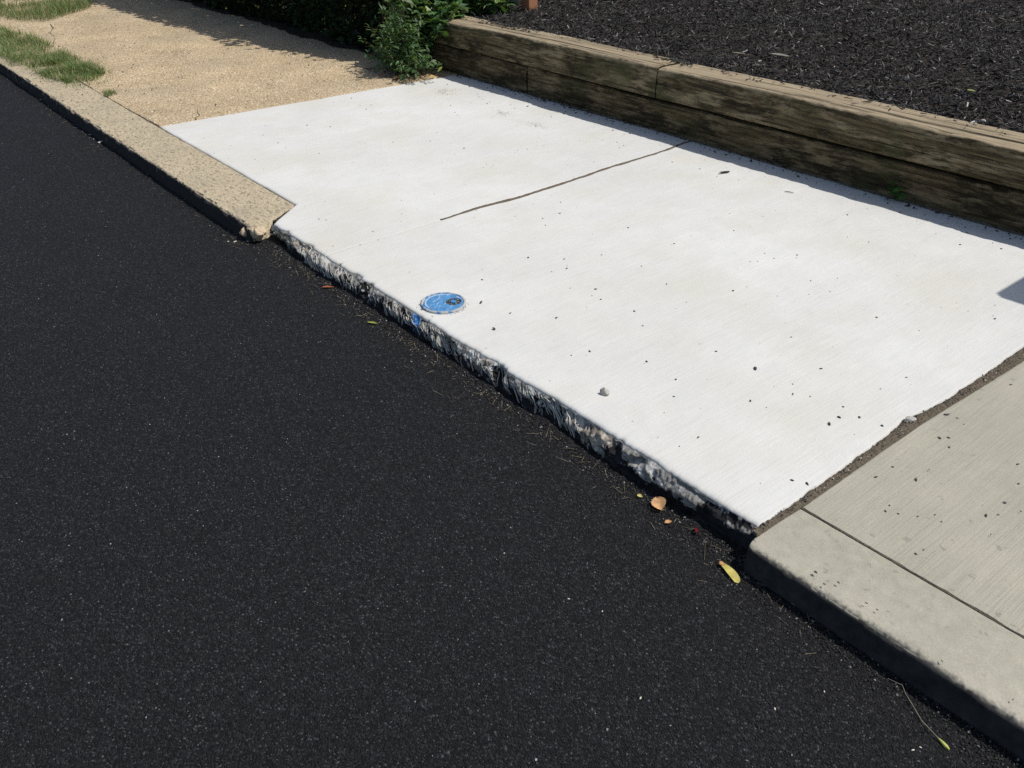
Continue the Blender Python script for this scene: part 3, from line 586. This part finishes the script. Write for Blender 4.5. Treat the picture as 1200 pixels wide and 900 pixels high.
# grass: bent blades
def blades(poly, n, hmin, hmax, lean, name, z0=0., dens=None):
    P = rnd_in_poly(poly, n * 2); cl = fbm(P[:, 0] * 5, P[:, 1] * 5, 0, 141, 3); P = P[cl + RNG.normal(0, .3, len(P)) > -.25][:n]; n = len(P)
    h = RNG.uniform(hmin, hmax, n) * (1 + .3 * fbm(P[:, 0] * 4, P[:, 1] * 4, 0, 142, 2)); a = RNG.uniform(0, 2 * np.pi, n); ln = RNG.uniform(*lean, n); w = RNG.uniform(.0013, .0029, n)
    s = np.linspace(0, 1, 4); d = np.column_stack([np.cos(a), np.sin(a)]); pr = np.column_stack([-np.sin(a), np.cos(a)]); V = np.zeros((n, 4, 2, 3))
    for q, t in enumerate(s):
        out = h * ln * t ** 1.6; zz = h * np.sqrt(np.clip(1 - ln ** 2, .05, 1)) * (t - .25 * t * t); wd = w * (1 - t * .92)
        for e, sg in enumerate((-1, 1)): V[:, q, e, :2] = P + d * out[:, None] + pr * (wd * sg)[:, None]; V[:, q, e, 2] = zz + z0
    f = np.array([(0, 1, 3, 2), (2, 3, 5, 4), (4, 5, 7, 6)]); F = (f[None] + (np.arange(n) * 8)[:, None, None]).reshape(-1, 4)
    c = leafcol(n, (.115, .175, .052), .38, .2, (.38, .33, .17))
    return tag(mesh(name, V.reshape(-1, 3), F, MAT['grass'], col=np.repeat(c, 8, 0)), kind='stuff')
GA = [(-9.346, 0.308),(-8.455, 0.435),(-7.588, 0.419),(-6.584, 0.459),(-6.393, 0.366),(-6.364, 0.108),(-6.738, 0.025),(-7.487, 0.02),(-7.812, -0.036)]
GA2 = [(-7.487, 0.22),(-7.437, 0.377),(-6.526, 0.434),(-6.343, 0.337),(-6.355, 0.117),(-6.729, 0.035)]
GB = [(-11.324, 0.753),(-10.547, 1.575),(-9.928, 1.349),(-9.412, 0.804),(-9.614, 0.369)]
def grow(poly, k): q = np.asarray(poly); return (q.mean(0) + (q - q.mean(0)) * k).tolist()
blades(grow(GA, 1.25), 700, .03, .09, (.6, .99), 'grass')
blades(grow(GA2, 1.3), 420, .03, .10, (.6, .99), 'grass')
blades(GA, 4600, .04, .12, (.4, .97), 'grass')
blades(GA2, 3600, .04, .11, (.5, .98), 'grass')
blades(GB + [(-9.7, .2), (-13, .2), (-14, 1.6)], 11000, .06, .16, (.2, .9), 'grass')
blades([(-10.6, 1.5), (-13.5, .2), (-13.5, 2.2), (-11.5, 2.2)], 2500, .05, .14, (.1, .8), 'grass')
blades([(-5.925, 0.207),(-5.936, 0.271),(-5.794, 0.279),(-5.737, 0.195)], 160, .03, .08, (.5, .97), 'grass')
blades([(-8.6, -.02), (-7.3, -.06), (-7.3, .05), (-8.6, .1)], 260, .05, .12, (.5, .98), 'grass')
# dry straw and shreds in the gutter and by the weed
n = 260
x = np.where(RNG.random(n) < .75, RNG.uniform(-2.9, .35, n), RNG.uniform(-6.5, -2.8, n)); y = -.06 - np.abs(RNG.normal(0, .05, n)); y = np.where(x < -2.76, y - .06, y)
L = RNG.gamma(2., .0045, n) + .003
V, F = scatter(CH_V, BOX_F, np.column_stack([x, y, road_z(x, y) + .003]), rots(n, .25), np.column_stack([L, np.full(n, .0007), np.full(n, .0006)]), .1)
c = np.array([.34, .29, .19])[None] * RNG.uniform(.2, .85, (n, 1)); V1, F1, c1 = V, F, np.repeat(c, 8, 0)
n = 260; P = rnd_in_poly([(-5.35, 2.02), (-4.68, 1.98), (-4.62, 2.35), (-5.2, 2.3)], n); L = RNG.uniform(.004, .016, n)
V, F = scatter(CH_V, BOX_F, np.column_stack([P, np.full(n, .004)]), rots(n, .3), np.column_stack([L, L * .35, np.full(n, .001)]), .2)
c = np.array([.16, .10, .055])[None] * RNG.uniform(.4, 1.4, (n, 1))
V, F = merge([(V1, F1), (V, F)]); tag(mesh('dry_litter', V, F, MAT['dry'], col=np.concatenate([c1, np.repeat(c, 8, 0)])), kind='stuff')
# fine specks of mulch and grit blown onto the slabs
n = 900
x = RNG.uniform(-4.6, 2, n); y = np.where(RNG.random(n) < .55, 2.465 - np.abs(RNG.normal(0, .10, n)), RNG.uniform(.02, 2.4, n)); s = RNG.uniform(.0008, .0024, n)
V, F = scatter(OCT_V, OCT_F, np.column_stack([x, y, wz(x, y) + s * .5]), rots(n), np.column_stack([s * RNG.uniform(1, 2.4, n), s, s * .7]), .25)
cc = (.02 + .10 * RNG.random((n, 1)) ** 3) * np.array([1.1, 1, .9])
V1, F1, c1 = V, F, np.repeat(cc, 6, 0)
n = 900; x = RNG.uniform(-4.6, 1.5, n); x = np.where(RNG.random(n) < .35, -3.6 + RNG.normal(0, .5, n), x); y = 2.47 - np.abs(RNG.normal(0, .045, n)); s = RNG.gamma(2., .0010, n) + .0008
V, F = scatter(OCT_V, OCT_F, np.column_stack([x, y, wz(x, y) + s * .4]), rots(n), np.column_stack([s * RNG.uniform(1, 2.6, n), s, s * .7]), .25)
V1, F1 = merge([(V1, F1), (V, F)]); c1 = np.concatenate([c1, np.repeat((.02 + .06 * RNG.random((n, 1)) ** 2) * np.array([1.1, 1, .9]), 6, 0)])
n = 70; q = np.where(RNG.random(n) < .6, RNG.normal(.3, .5, n), RNG.normal(-2.2, .5, n)); r = .0890 + np.abs(RNG.normal(0, .006, n)); x = -1.552 + r * np.cos(q); y = .121 + r * np.sin(q); s = RNG.uniform(.0008, .0022, n)
V, F = scatter(OCT_V, OCT_F, np.column_stack([x, y, wz(x, y) + s * .4]), rots(n), np.column_stack([s * 1.3, s, s * .7]), .25)
V1, F1 = merge([(V1, F1), (V, F)]); c1 = np.concatenate([c1, np.repeat((.03 + .10 * RNG.random((n, 1))) * np.array([1.1, 1, .85]), 6, 0)])
n = 500; x = RNG.uniform(-12, -4.8, n); y = RNG.uniform(-.08, 2.2, n); s = RNG.uniform(.002, .006, n)
V, F = scatter(OCT_V, OCT_F, np.column_stack([x, y, s * .4]), rots(n), np.column_stack([s * 1.4, s, s * .6]), .25)
cc = (.03 + .12 * RNG.random((n, 1)) ** 2) * np.array([1.1, .95, .75]); V, F = merge([(V1, F1), (V, F)])
tag(mesh('fine_debris', V, F, MAT['grit'], col=np.concatenate([c1, np.repeat(cc, 6, 0)])), kind='stuff')

n = 420; cx = np.array([(-4.30, 2.10), (-4.25, 2.04), (-3.55, 2.02), (-3.2, 2.0)])[RNG.integers(0, 4, n)]; x = cx[:, 0] + RNG.normal(0, .05, n); y = cx[:, 1] + RNG.normal(0, .022, n); s = RNG.uniform(.0012, .0032, n)
V, F = scatter(OCT_V, OCT_F, np.column_stack([x, y, wz(x, y) + s * .15]), rots(n, .2), np.column_stack([s * 1.6, s, s * .25]), .25)
tag(mesh('soil_dust', V, F, MAT['grit'], col=np.repeat((.20 + .2 * RNG.random((n, 1))) * np.array([1.05, 1, .9]), 6, 0)), kind='stuff')

# ---------------------------------------------------------------- blue water shut-off cover
def disc(rad, hfun, nr, na, colf, name, mat, parent, skirt):
    r = np.linspace(0, rad, nr)[1:]; a = np.arange(na) * 2 * np.pi / na
    X = (r[:, None] * np.cos(a)); Y = (r[:, None] * np.sin(a)); V = np.stack([X, Y, hfun(X, Y)], -1)
    sk = V[-1:].copy(); sk[..., 2] = skirt; V = np.concatenate([V, sk]).reshape(-1, 3); F = grid_faces(nr, na, True); c = len(V); V = np.vstack([V, [(0, 0, float(hfun(np.zeros(1), np.zeros(1))[0]))]])
    i = np.arange(na); T = np.stack([np.full(na, c), i, (i + 1) % na], -1)
    col = colf(V[:, 0], V[:, 1]) if colf else None
    return mesh(name, V, [F, T], mat, parent, col=col, smooth=True)
cov = tag(empty('water_cover', (-1.552, .121, 0)), 'round blue-painted water shut-off cover at the kerb edge of the white slab', 'utility cover')
a = np.arange(72) * 2 * np.pi / 72; prof = [(.0765, -.01), (.0765, .003), (.078, .0068), (.085, .0068), (.0875, .004), (.089, -.01)]
V = np.array([(r * np.cos(q) * (1 + .004 * math.sin(5 * q)), r * np.sin(q), h) for r, h in prof for q in a])
rimc = np.array([(.40, .41, .40) if fbm(np.cos(q) * 3, np.sin(q) * 3, r * 40, 151) > -.3 else (.08, .20, .36) for r, h in prof for q in a])
mesh('rim', V, grid_faces(6, 72, True), MAT['face'], cov, col=rimc, smooth=True)
bx, by = .018, .034                                 # the bolt recess sits off centre
def lid_h(X, Y):
    d = np.hypot(X - bx, Y - by); e = np.hypot(X, Y)
    h = .0058 + .0012 * np.exp(-((e - .069) / .0022) ** 2) + .0003 * fbm(X * 300, Y * 300, 0, 153)
    return h - .0048 * sm((.0315 - d) / .0035) 
def lid_c(X, Y):
    c = np.array([.080, .235, .45])[None] * (1 + .22 * fbm(X * 90, Y * 90, 0, 154))[:, None]
    e = np.hypot(X, Y); w = sm((fbm(X * 160 + Y * 90, Y * 40, 0, 155) - .62) / .12) * .5
    w = np.maximum(w, (np.exp(-((e - .069) / .0022) ** 2)) * (fbm(X * 25, Y * 25, 0, 156) > -.05) * .9)
    d = np.hypot(X - bx, Y - by); c = c + (np.array([.55, .62, .68]) - c) * w[:, None]
    return np.where((d < .0295)[:, None], np.array([.045, .04, .034])[None] * (1 + .5 * fbm(X * 400, Y * 400, 0, 157))[:, None], c)
disc(.0755, lid_h, 64, 140, lid_c, 'lid', MAT['face'], cov, 0.)
V = np.array([(bx + r * math.cos(q * 2 * math.pi / 5), by + r * math.sin(q * 2 * math.pi / 5), h * .7) for r, h in ((.0135, .0), (.0125, .0092), (.010, .0100), (.0001, .0102)) for q in range(5)])
mesh('bolt', V, grid_faces(4, 5, True), MAT['blue'], cov)
n = 90; q = RNG.uniform(0, 2 * np.pi, n); r = RNG.uniform(.016, .029, n); s = RNG.uniform(.0012, .0030, n)
V, F = scatter(OCT_V, OCT_F, np.column_stack([bx + r * np.cos(q), by + r * np.sin(q), .0012 + s * .6]), rots(n), np.column_stack([s, s * .8, s * .8]), .3)
cc = np.where(RNG.random((n, 1)) > .6, .45, .08) * (.7 + .6 * RNG.random((n, 1))) * np.array([1, .95, .85])
o = mesh('grit', V, F, MAT['grit'], cov, col=np.repeat(cc, 6, 0)); o['kind'] = 'stuff'

# ---------------------------------------------------------------- single crumbs, stones and leaves
CRUMB = []
import bmesh as _bm
for q in range(6):
    b_ = _bm.new(); _bm.ops.create_icosphere(b_, subdivisions=1, radius=1); v = np.array([w.co for w in b_.verts]); CF = np.array([[w.index for w in f.verts] for f in b_.faces]); b_.free()
    CRUMB.append(v * np.array([1, .45 + .07 * q, .42]) * (1 + RNG.uniform(-.38, .38, (len(v), 1))))
def crumbs(pts, lab, group, name, cat, col, smin, smax, zf):
    proto = []
    for v in CRUMB:
        o = mesh(name, v, CF, MAT['chips'], None, col=np.repeat(np.array([col]), 12, 0)); C.objects.unlink(o); proto.append(o)
    for i, (x, y) in enumerate(pts):
        o = proto[i % 6].copy(); C.objects.link(o); s = random.uniform(smin, smax) * (1.5 if i % 7 == 0 else 1)
        o.scale = (s, s * random.uniform(.6, 1), s * .8); o.location = (x, y, zf(x, y) + s * .3); o.rotation_euler = (0, 0, random.uniform(0, 6.3)); tag(o, lab, cat, group)
    for o in proto: bpy.data.objects.remove(o)
SPECKS = [(-4.443, 2.212),(-4.276, 2.167),(-4.256, 2.19),(-3.933, 1.874),(-3.773, 1.793),(-3.711, 1.769),(-4.052, 2.195),(-3.99, 2.156),(-3.915, 2.135),(-3.805, 2.087),(-3.881, 2.387),(-3.886, 2.345),(-3.495, 2.335),(-3.308, 2.35),(-3.285, 2.314),(-3.178, 1.982),(-2.848, 1.634),(-3.684, 2.189),(-3.597, 2.154),(-3.574, 2.246),(-2.531, 2.096),(-2.604, 2.115),(-2.524, 2.054),(-2.678, 2.297),(-2.772, 2.357),(-2.797, 2.272),(-4.272, 2.286),(-3.896, 2.018),(-3.278, 2.197),(-3.101, 1.37),(-1.974, 0.992),(-1.902, 0.945),(-1.971, 1.097),(-2.08, 1.2),(-1.632, 1.21),(-3.01, 2.318),(-2.95, 2.416),(-2.357, 2.422),(-2.321, 2.236),(-2.165, 2.341),(-1.992, 2.396),(-1.722, 2.41),(-1.725, 2.451),(-1.583, 2.419),(-1.833, 2.438),(-1.431, 2.408),(-2.145, 2.082),(-1.97, 2.104),(-0.95, 1.53),(-0.992, 1.427),(-0.764, 1.357),(-0.905, 1.048),(-1.115, 0.897),(-1.299, 0.948),(-1.369, 1.227),(-1.075, 2.1),(-1.251, 2.457),(-1.174, 2.32),(-1.071, 2.439),(-0.933, 2.316),(-0.84, 2.372),(-0.905, 2.451),(-0.821, 2.429),(-0.607, 2.306),(-0.642, 2.359),(-0.424, 2.24),(-0.56, 2.154),(-0.423, 1.27),(-0.137, 1.586),(-0.553, 2.463),(-0.441, 2.409),(-1.489, 0.902),(-1.56, 0.751),(-1.482, 0.695),(-1.672, 0.647),(-1.264, 0.651),(-1.186, 0.603),(-1.336, 0.58),(-0.921, 0.292),(-0.746, 0.391),(-1.181, 0.369),(-0.933, 0.568),(-1.033, 0.628),(-1.624, 0.363),(-1.324, 0.265),(-0.64, 0.624),(-0.605, 0.379),(-0.482, 0.633),(-0.341, 0.799),(-0.343, 0.647),(-0.306, 0.595),(-0.368, 0.46),(-0.162, 0.652),(-0.138, 0.592),(-0.135, 0.538),(-0.343, 0.182),(-0.539, 0.296),(-0.535, 0.907),(-0.028, 0.651),(-0.098, 0.639),(-0.044, 0.223),(-0.008, 0.242),(-4.144, 0.916),(-4.013, 1.006),(-3.91, 0.601),(-3.57, 0.687),(-3.709, 0.36),(-4.705, 0.678),(-4.561, 1.48),(-4.236, 1.4),(-4.309, 1.485),(-4.34, 1.417),(-2.654, 0.187),(-2.623, 0.207),(-2.36, 0.302),(-2.258, 0.266),(-2.26, 0.175)]
far_ = [p for p in SPECKS if p[1] <= 2.26 and p[0] < -2.3]; near_ = [p for p in SPECKS if p[1] <= 2.26 and p[0] >= -2.3]; shade_ = [p for p in SPECKS if p[1] > 2.26]
for pts, wh in ((far_, 'sunlit far white slab beyond the open joint'), (near_, 'sunlit near white slab'), (shade_, 'shaded white concrete along the timber wall')):
    crumbs(pts, 'tiny black mulch crumb on the ' + wh, 'mulch crumbs on the ' + wh, 'mulch_crumb', 'mulch crumb', (.045, .036, .031), .0036, .0064, lambda x, y: float(wz(x, y)))
STAINS = [(0.171, 0.491),(0.183, 0.335),(0.189, 0.305),(0.216, 0.321),(0.254, 0.35),(0.279, 0.391),(0.304, 0.378),(0.366, 0.489),(0.384, 0.516),(0.317, 0.773),(0.359, 0.686),(0.111, 0.727),(0.128, 0.748),(0.153, 0.705),(0.064, 0.86),(0.093, 0.866),(0.122, 0.851),(0.099, 0.495),(0.094, 0.417),(0.329, 0.244),(0.325, 0.215),(0.206, -0.033),(0.242, -0.052),(0.261, -0.021),(0.339, -0.03),(0.366, -0.029),(0.535, -0.056),(0.677, -0.039),(0.373, 0.578),(0.109, 1.181)]
crumbs(STAINS, 'small grey-black crumb stuck to the grey concrete', 'dark crumbs on the grey slab and kerb', 'tar_crumb', 'crumb', (.10, .097, .087), .0032, .0062, lambda x, y: -.0038 if y > .14 else .0002)
for (x, y) in [(-1.462, 0.235),(-1.263, 0.14)]:
    o = mesh('bark_crumb', CRUMB[0] * .009, CF, MAT['chips'], None, col=np.repeat(np.array([(.09, .045, .03)]), 12, 0)); o.location = (x, y, .004); o.rotation_euler.z = x * 5
    tag(o, 'reddish brown bark crumb ' + ('just right of the blue cover' if y > .2 else 'near the kerb edge below the blue cover'), 'bark crumb')
o = mesh('bark_flake', CRUMB[2] * np.array([.030, .014, .012]), CF, MAT['chips'], None, col=np.repeat(np.array([(.018, .016, .015)]), 12, 0)); o.location = (-1.841, 2.144, .006); o.rotation_euler.z = 1.2
tag(o, 'long black bark flake lying in the sun near the wall shadow', 'bark flake')
V, F = tube([(-.022, 0, .004), (0, .002, .005), (.024, .001, .004)], [.0016, .002, .001], 6)
o = mesh('twig', V, F, MAT['stem'], None, smooth=True); o.location = (-1.435, 2.149, 0); o.rotation_euler.z = .3; tag(o, 'thin dry twig on the white slab below the wall shadow', 'twig')
tag(rock('pebble', (-.693, .138, .009), .017, MAT['stone'], 3, rot=.6, flat=.8), 'pale grey pebble lying alone on the white slab near its kerb edge', 'pebble')
b1, b2 = [(-0.906, 2.785),(-0.88, 2.815),(-4.56, 3.972),(-4.473, 3.808),(-2.6, 3.178),(-2.341, 3.237),(-1.168, 3.266)][:2]
tag(rock('white_stone', (b1[0], b1[1], float(bed_z(*b1)) + .018), .016, plain('white_stone', (.75, .73, .69), .8, .1), 5), 'white stone resting on the mulch just behind the near timber', 'stone')
tag(rock('white_stone', (b2[0], b2[1], float(bed_z(*b2)) + .016), .012, MAT['stone'], 6), 'smaller greyish stone in the mulch beside the white stone', 'stone')
tag(rock('concrete_chunk', (-2.785, -.070, -.032), .040, MAT['tanstone'], 11, rot=.4, flat=.85, sub=4), 'broken tan lump of concrete wedged at the end of the old kerb', 'rubble')
tag(rock('concrete_chunk', (-2.84, -.108, -.048), .026, MAT['tanstone'], 12, rot=1.4, flat=.8), 'small tan concrete chip below the end of the old kerb', 'rubble')
tag(rock('concrete_chunk', (.012, .742, .004), .016, MAT['stone'], 14, rot=.4, flat=.6), 'grey broken bit of concrete in the earth joint beside the white slab', 'rubble')
whites = [(-4.938, -0.122),(-5.045, -0.132),(-5.164, -0.122),(-6.357, -0.109),(-6.133, -0.115),(-2.803, -0.111),(-2.845, -0.16),(-2.866, -0.185),(-5.994, -0.066)]
proto = rock('concrete_chip', (0, 0, 0), 1, plain('pale_chip', (.62, .58, .49), .85, .15), 21, flat=.5, sub=1); C.objects.unlink(proto)
for i, (x, y) in enumerate(whites + [(0.147, -0.569),(0.351, -0.371),(0.591, -0.237),(0.597, -0.22),(0.393, -0.252),(-0.087, -0.456),(-0.168, -0.491)]):
    o = proto.copy(); C.objects.link(o); s = (.020 if i == 0 else random.uniform(.006, .010)) if i < len(whites) else random.uniform(.0026, .0042); o.scale = (s, s * .7, s * .7); o.rotation_euler.z = random.uniform(0, 6)
    o.location = (x, y, float(road_z(x, y)) + s * .3)
    if i == 0: tag(o, 'largest white concrete chip on the asphalt beside the old kerb', 'chip')
    elif i < len(whites): tag(o, 'small white concrete chip on the asphalt along the old kerb', 'chip', 'white chips by the old kerb')
    else: tag(o, 'tiny pale stone chip on the open black asphalt', 'chip', 'pale stone chips on the asphalt')
bpy.data.objects.remove(proto)
def fallen_leaf(loc, length, width, col, label, rz, tilt=(0, 0), teeth=0., curl=.15, name='fallen_leaf', cat='leaf'):
    n = 14; t = np.linspace(0, 1, n); w = np.sin(np.pi * t ** .85) ** .8 * width / 2; w = w * (1 + teeth * np.sin(t * 40)); w[0] = w[-1] = .0006; rows = []
    for q in range(n):
        for sgn in (-1, -.5, 0, .5, 1): rows.append(((t[q] - .5) * length, w[q] * sgn, curl * width * (abs(sgn) ** 1.5) * (.6 + .4 * math.sin(3 * t[q])) + .1 * curl * length * math.sin(4 * t[q]) - (.0012 if sgn == 0 else 0)))
    V = np.array(rows); c = np.array(col)[None] * (1 + .25 * fbm(V[:, 0] * 150, V[:, 1] * 150, 0, 161))[:, None]
    o = mesh(name, V, grid_faces(n, 5), MAT['leaf'], None, col=c, smooth=True); o.location = loc; o.rotation_euler = (tilt[0], tilt[1], rz); return tag(o, label, cat)
LF = [(-0.265, -0.046),(-0.202, -0.094),(-0.33, -0.071),(-0.128, -0.033),(-0.57, -0.014),(-0.449, -0.047)]
def rz_(p, up): return (p[0], p[1], float(road_z(*p)) + up)
fallen_leaf(rz_((-.262, -.066),   .014), .052, .041, (.66, .38, .18), 'broad orange-brown fallen leaf in the gutter below the white slab', -.5, (.25, .1), .07, .16)
fallen_leaf(rz_(LF[1], .004), .022, .013, (.58, .30, .12), 'tiny orange leaf scrap just below the broad orange leaf', 1.2, (.1, 0), .0, .2)
fallen_leaf(rz_(LF[2], .004), .018, .012, (.62, .55, .20), 'small yellow leaf scrap in the gutter left of the broad orange leaf', .4, (.1, .1), .0, .2)
fallen_leaf(rz_((-.128, -.066), .008), .026, .012, (.13, .012, .02), 'dark red leaf scrap in the shade under the white slab near its corner', 2.3, (.3, .1), .0, .2)
fallen_leaf(rz_(LF[4], .006), .024, .008, (.42, .44, .12), 'narrow yellow-green leaf scrap at the end of the tar streaks', 1.9, (.1, .1), .0, .2)
RD = [(-2.11, -0.077),(-1.715, -0.103),(-1.797, 0.13),(-2.113, -0.043)]
fallen_leaf(rz_(RD[0], .006), .050, .012, (.42, .13, .06), 'narrow rusty red leaf scrap in the gutter at the far white slab', .9, (.1, 0), .0, .2)
fallen_leaf(rz_(RD[1], .005), .046, .010, (.40, .42, .08), 'narrow lime green leaf scrap in the gutter left of the blue splash', .6, (.1, 0), .0, .2)
for (px, py, c, lab, L) in ((-4.68, 2.25, (.62, .42, .10), 'small yellow leaf on the white slab at the foot of the weed', .05), (-4.83, 2.02, (.52, .22, .10), 'orange leaf caught at the base of the weed', .05), (-4.98, 1.99, (.42, .12, .10), 'dull red leaf on the walkway in front of the weed', .055)):
    fallen_leaf((px, py, .012), L, L * .6, c, lab, px * 9, (.2, .1), .03, .2)
b = [(-0.906, 2.785),(-0.88, 2.815),(-4.56, 3.972),(-4.473, 3.808),(-2.6, 3.178),(-2.341, 3.237),(-1.168, 3.266)]
for (p, c, lab, L, wd) in ((b[4], (.30, .27, .22), 'long pale splinter lying on the mulch', .11, .014), (b[5], (.26, .235, .20), 'broad grey bark shard lying on the mulch', .12, .035), (b[6], (.38, .42, .10), 'small yellow-green leaf on the mulch near the white stone', .045, .014)):
    fallen_leaf((p[0], p[1], float(bed_z(*p)) + .018), L, wd, c, lab, .6, (.1, .1), 0, .12, 'fallen_leaf' if 'leaf' in lab else 'wood_splinter', 'leaf' if 'leaf' in lab else 'splinter')
# maple seed: a nutlet with its papery wing
S0, S1 = [(-0.007, -0.113),(0.066, -0.13)]; sd = tag(empty('maple_seed', rz_(S0, .006), math.atan2(S1[1] - S0[1], S1[0] - S0[0])), 'yellow winged maple seed on the asphalt by the corner of the grey kerb', 'seed')
L = math.dist(S0, S1); n = 12; t = np.linspace(0, 1, n); up = .004 + .005 * sm(t / .6); lo = .004 + .0075 * np.sin(np.pi * t ** 1.5) ** .8; up[-1] = lo[-1] = .003
V = np.array([(t[q] * L, y, .003 * math.sin(4 * t[q]) + .002 * k) for q in range(n) for k, y in enumerate((-up[q], 0, lo[q]))]); c = np.where((t < .12)[:, None], np.array([.60, .33, .12]), np.array([.66, .56, .16]))
mesh('wing', V, grid_faces(n, 3), MAT['leaf'], sd, col=np.repeat(c, 3, 0), smooth=True)
nt = rock('nutlet', (.004, 0, .003), .008, plain('seed_shell', (.50, .27, .10), .7, .2), 31, sd, 0, .55)
ST = [(0.462, -0.115),(0.493, -0.111),(0.509, -0.123),(0.528, -0.138),(0.567, -0.161),(0.593, -0.172),(0.622, -0.178)]; P3 = [(x, y, float(road_z(x, y)) + .004 + .004 * (i % 2)) for i, (x, y) in enumerate(ST)]; b0 = P3[0]
stk = tag(empty('flower_stalk', b0), 'thin dry flower stalk with a yellow-green bud lying on the asphalt by the grey kerb', 'stalk')
def rel(p): return tuple(a - c for a, c in zip(p, b0))
V, F = tube([rel(p) for p in P3], [.0005, .0006, .0006, .0008, .0009, .0010, .0012], 6); mesh('stem', V, F, MAT['leaf'], stk, col=np.repeat(np.array([(.33, .31, .22)]), len(V), 0), smooth=True)
e0, e1 = np.array(rel(P3[-1])), np.array(rel(P3[-2])); d = (e0 - e1) / np.linalg.norm(e0 - e1)
V, F = tube([e0 - d * .012, e0 - d * .002, e0 + d * .008, e0 + d * .016], [.0012, .0034, .0040, .0018], 8); mesh('bud', V, F, MAT['leaf'], stk, col=np.repeat(np.array([(.50, .50, .14)]), len(V), 0), smooth=True)

# ---------------------------------------------------------------- post behind the ivy and an added shadow caster beside the frame
def boxmesh(name, lo, hi, mat, parent, bev=.004, label=None):
    import bmesh
    bm = bmesh.new(); bmesh.ops.create_cube(bm, size=1); lo, hi = Vector(lo), Vector(hi)
    for v in bm.verts: v.co = Vector([lo[i] + (v.co[i] + .5) * (hi[i] - lo[i]) for i in range(3)])
    bmesh.ops.bevel(bm, geom=bm.edges[:], offset=bev, segments=2, affect='EDGES')
    me = bpy.data.meshes.new(name); bm.to_mesh(me); bm.free(); me.materials.append(mat); return link(bpy.data.objects.new(name, me), parent)
tc = plain('terracotta_paint', (.36, .165, .085), .7, .15, 20)
ps = tag(empty('wooden_post', (-4.80, 3.30, .3)), 'reddish brown painted post standing between the ivy and the mulch', 'post')
boxmesh('shaft', (-.05, -.05, -.1), (.05, .05, .95), tc, ps, .006); boxmesh('cap', (-.065, -.065, .953), (.065, .065, .985), tc, ps, .008)
mb = tag(empty('shadow_caster', (.55, 2.78, .34)), 'unseen letterbox shape on a post, added to cast the shadow at the right edge', 'shadow_caster')  # added unseen object that throws the shadow onto the slab
boxmesh('post', (-.045, -.045, -.2), (.045, .045, .832), MAT['stem'], mb, .005)
boxmesh('box', (-.23, -.34, .835), (.20, .25, 1.06), MAT['metal'], mb, .012); boxmesh('door', (-.21, -.352, .85), (.18, -.343, 1.045), MAT['metal'], mb, .004)
boxmesh('flag', (.203, -.10, .93), (.212, .02, 1.0), tc, mb, .002)
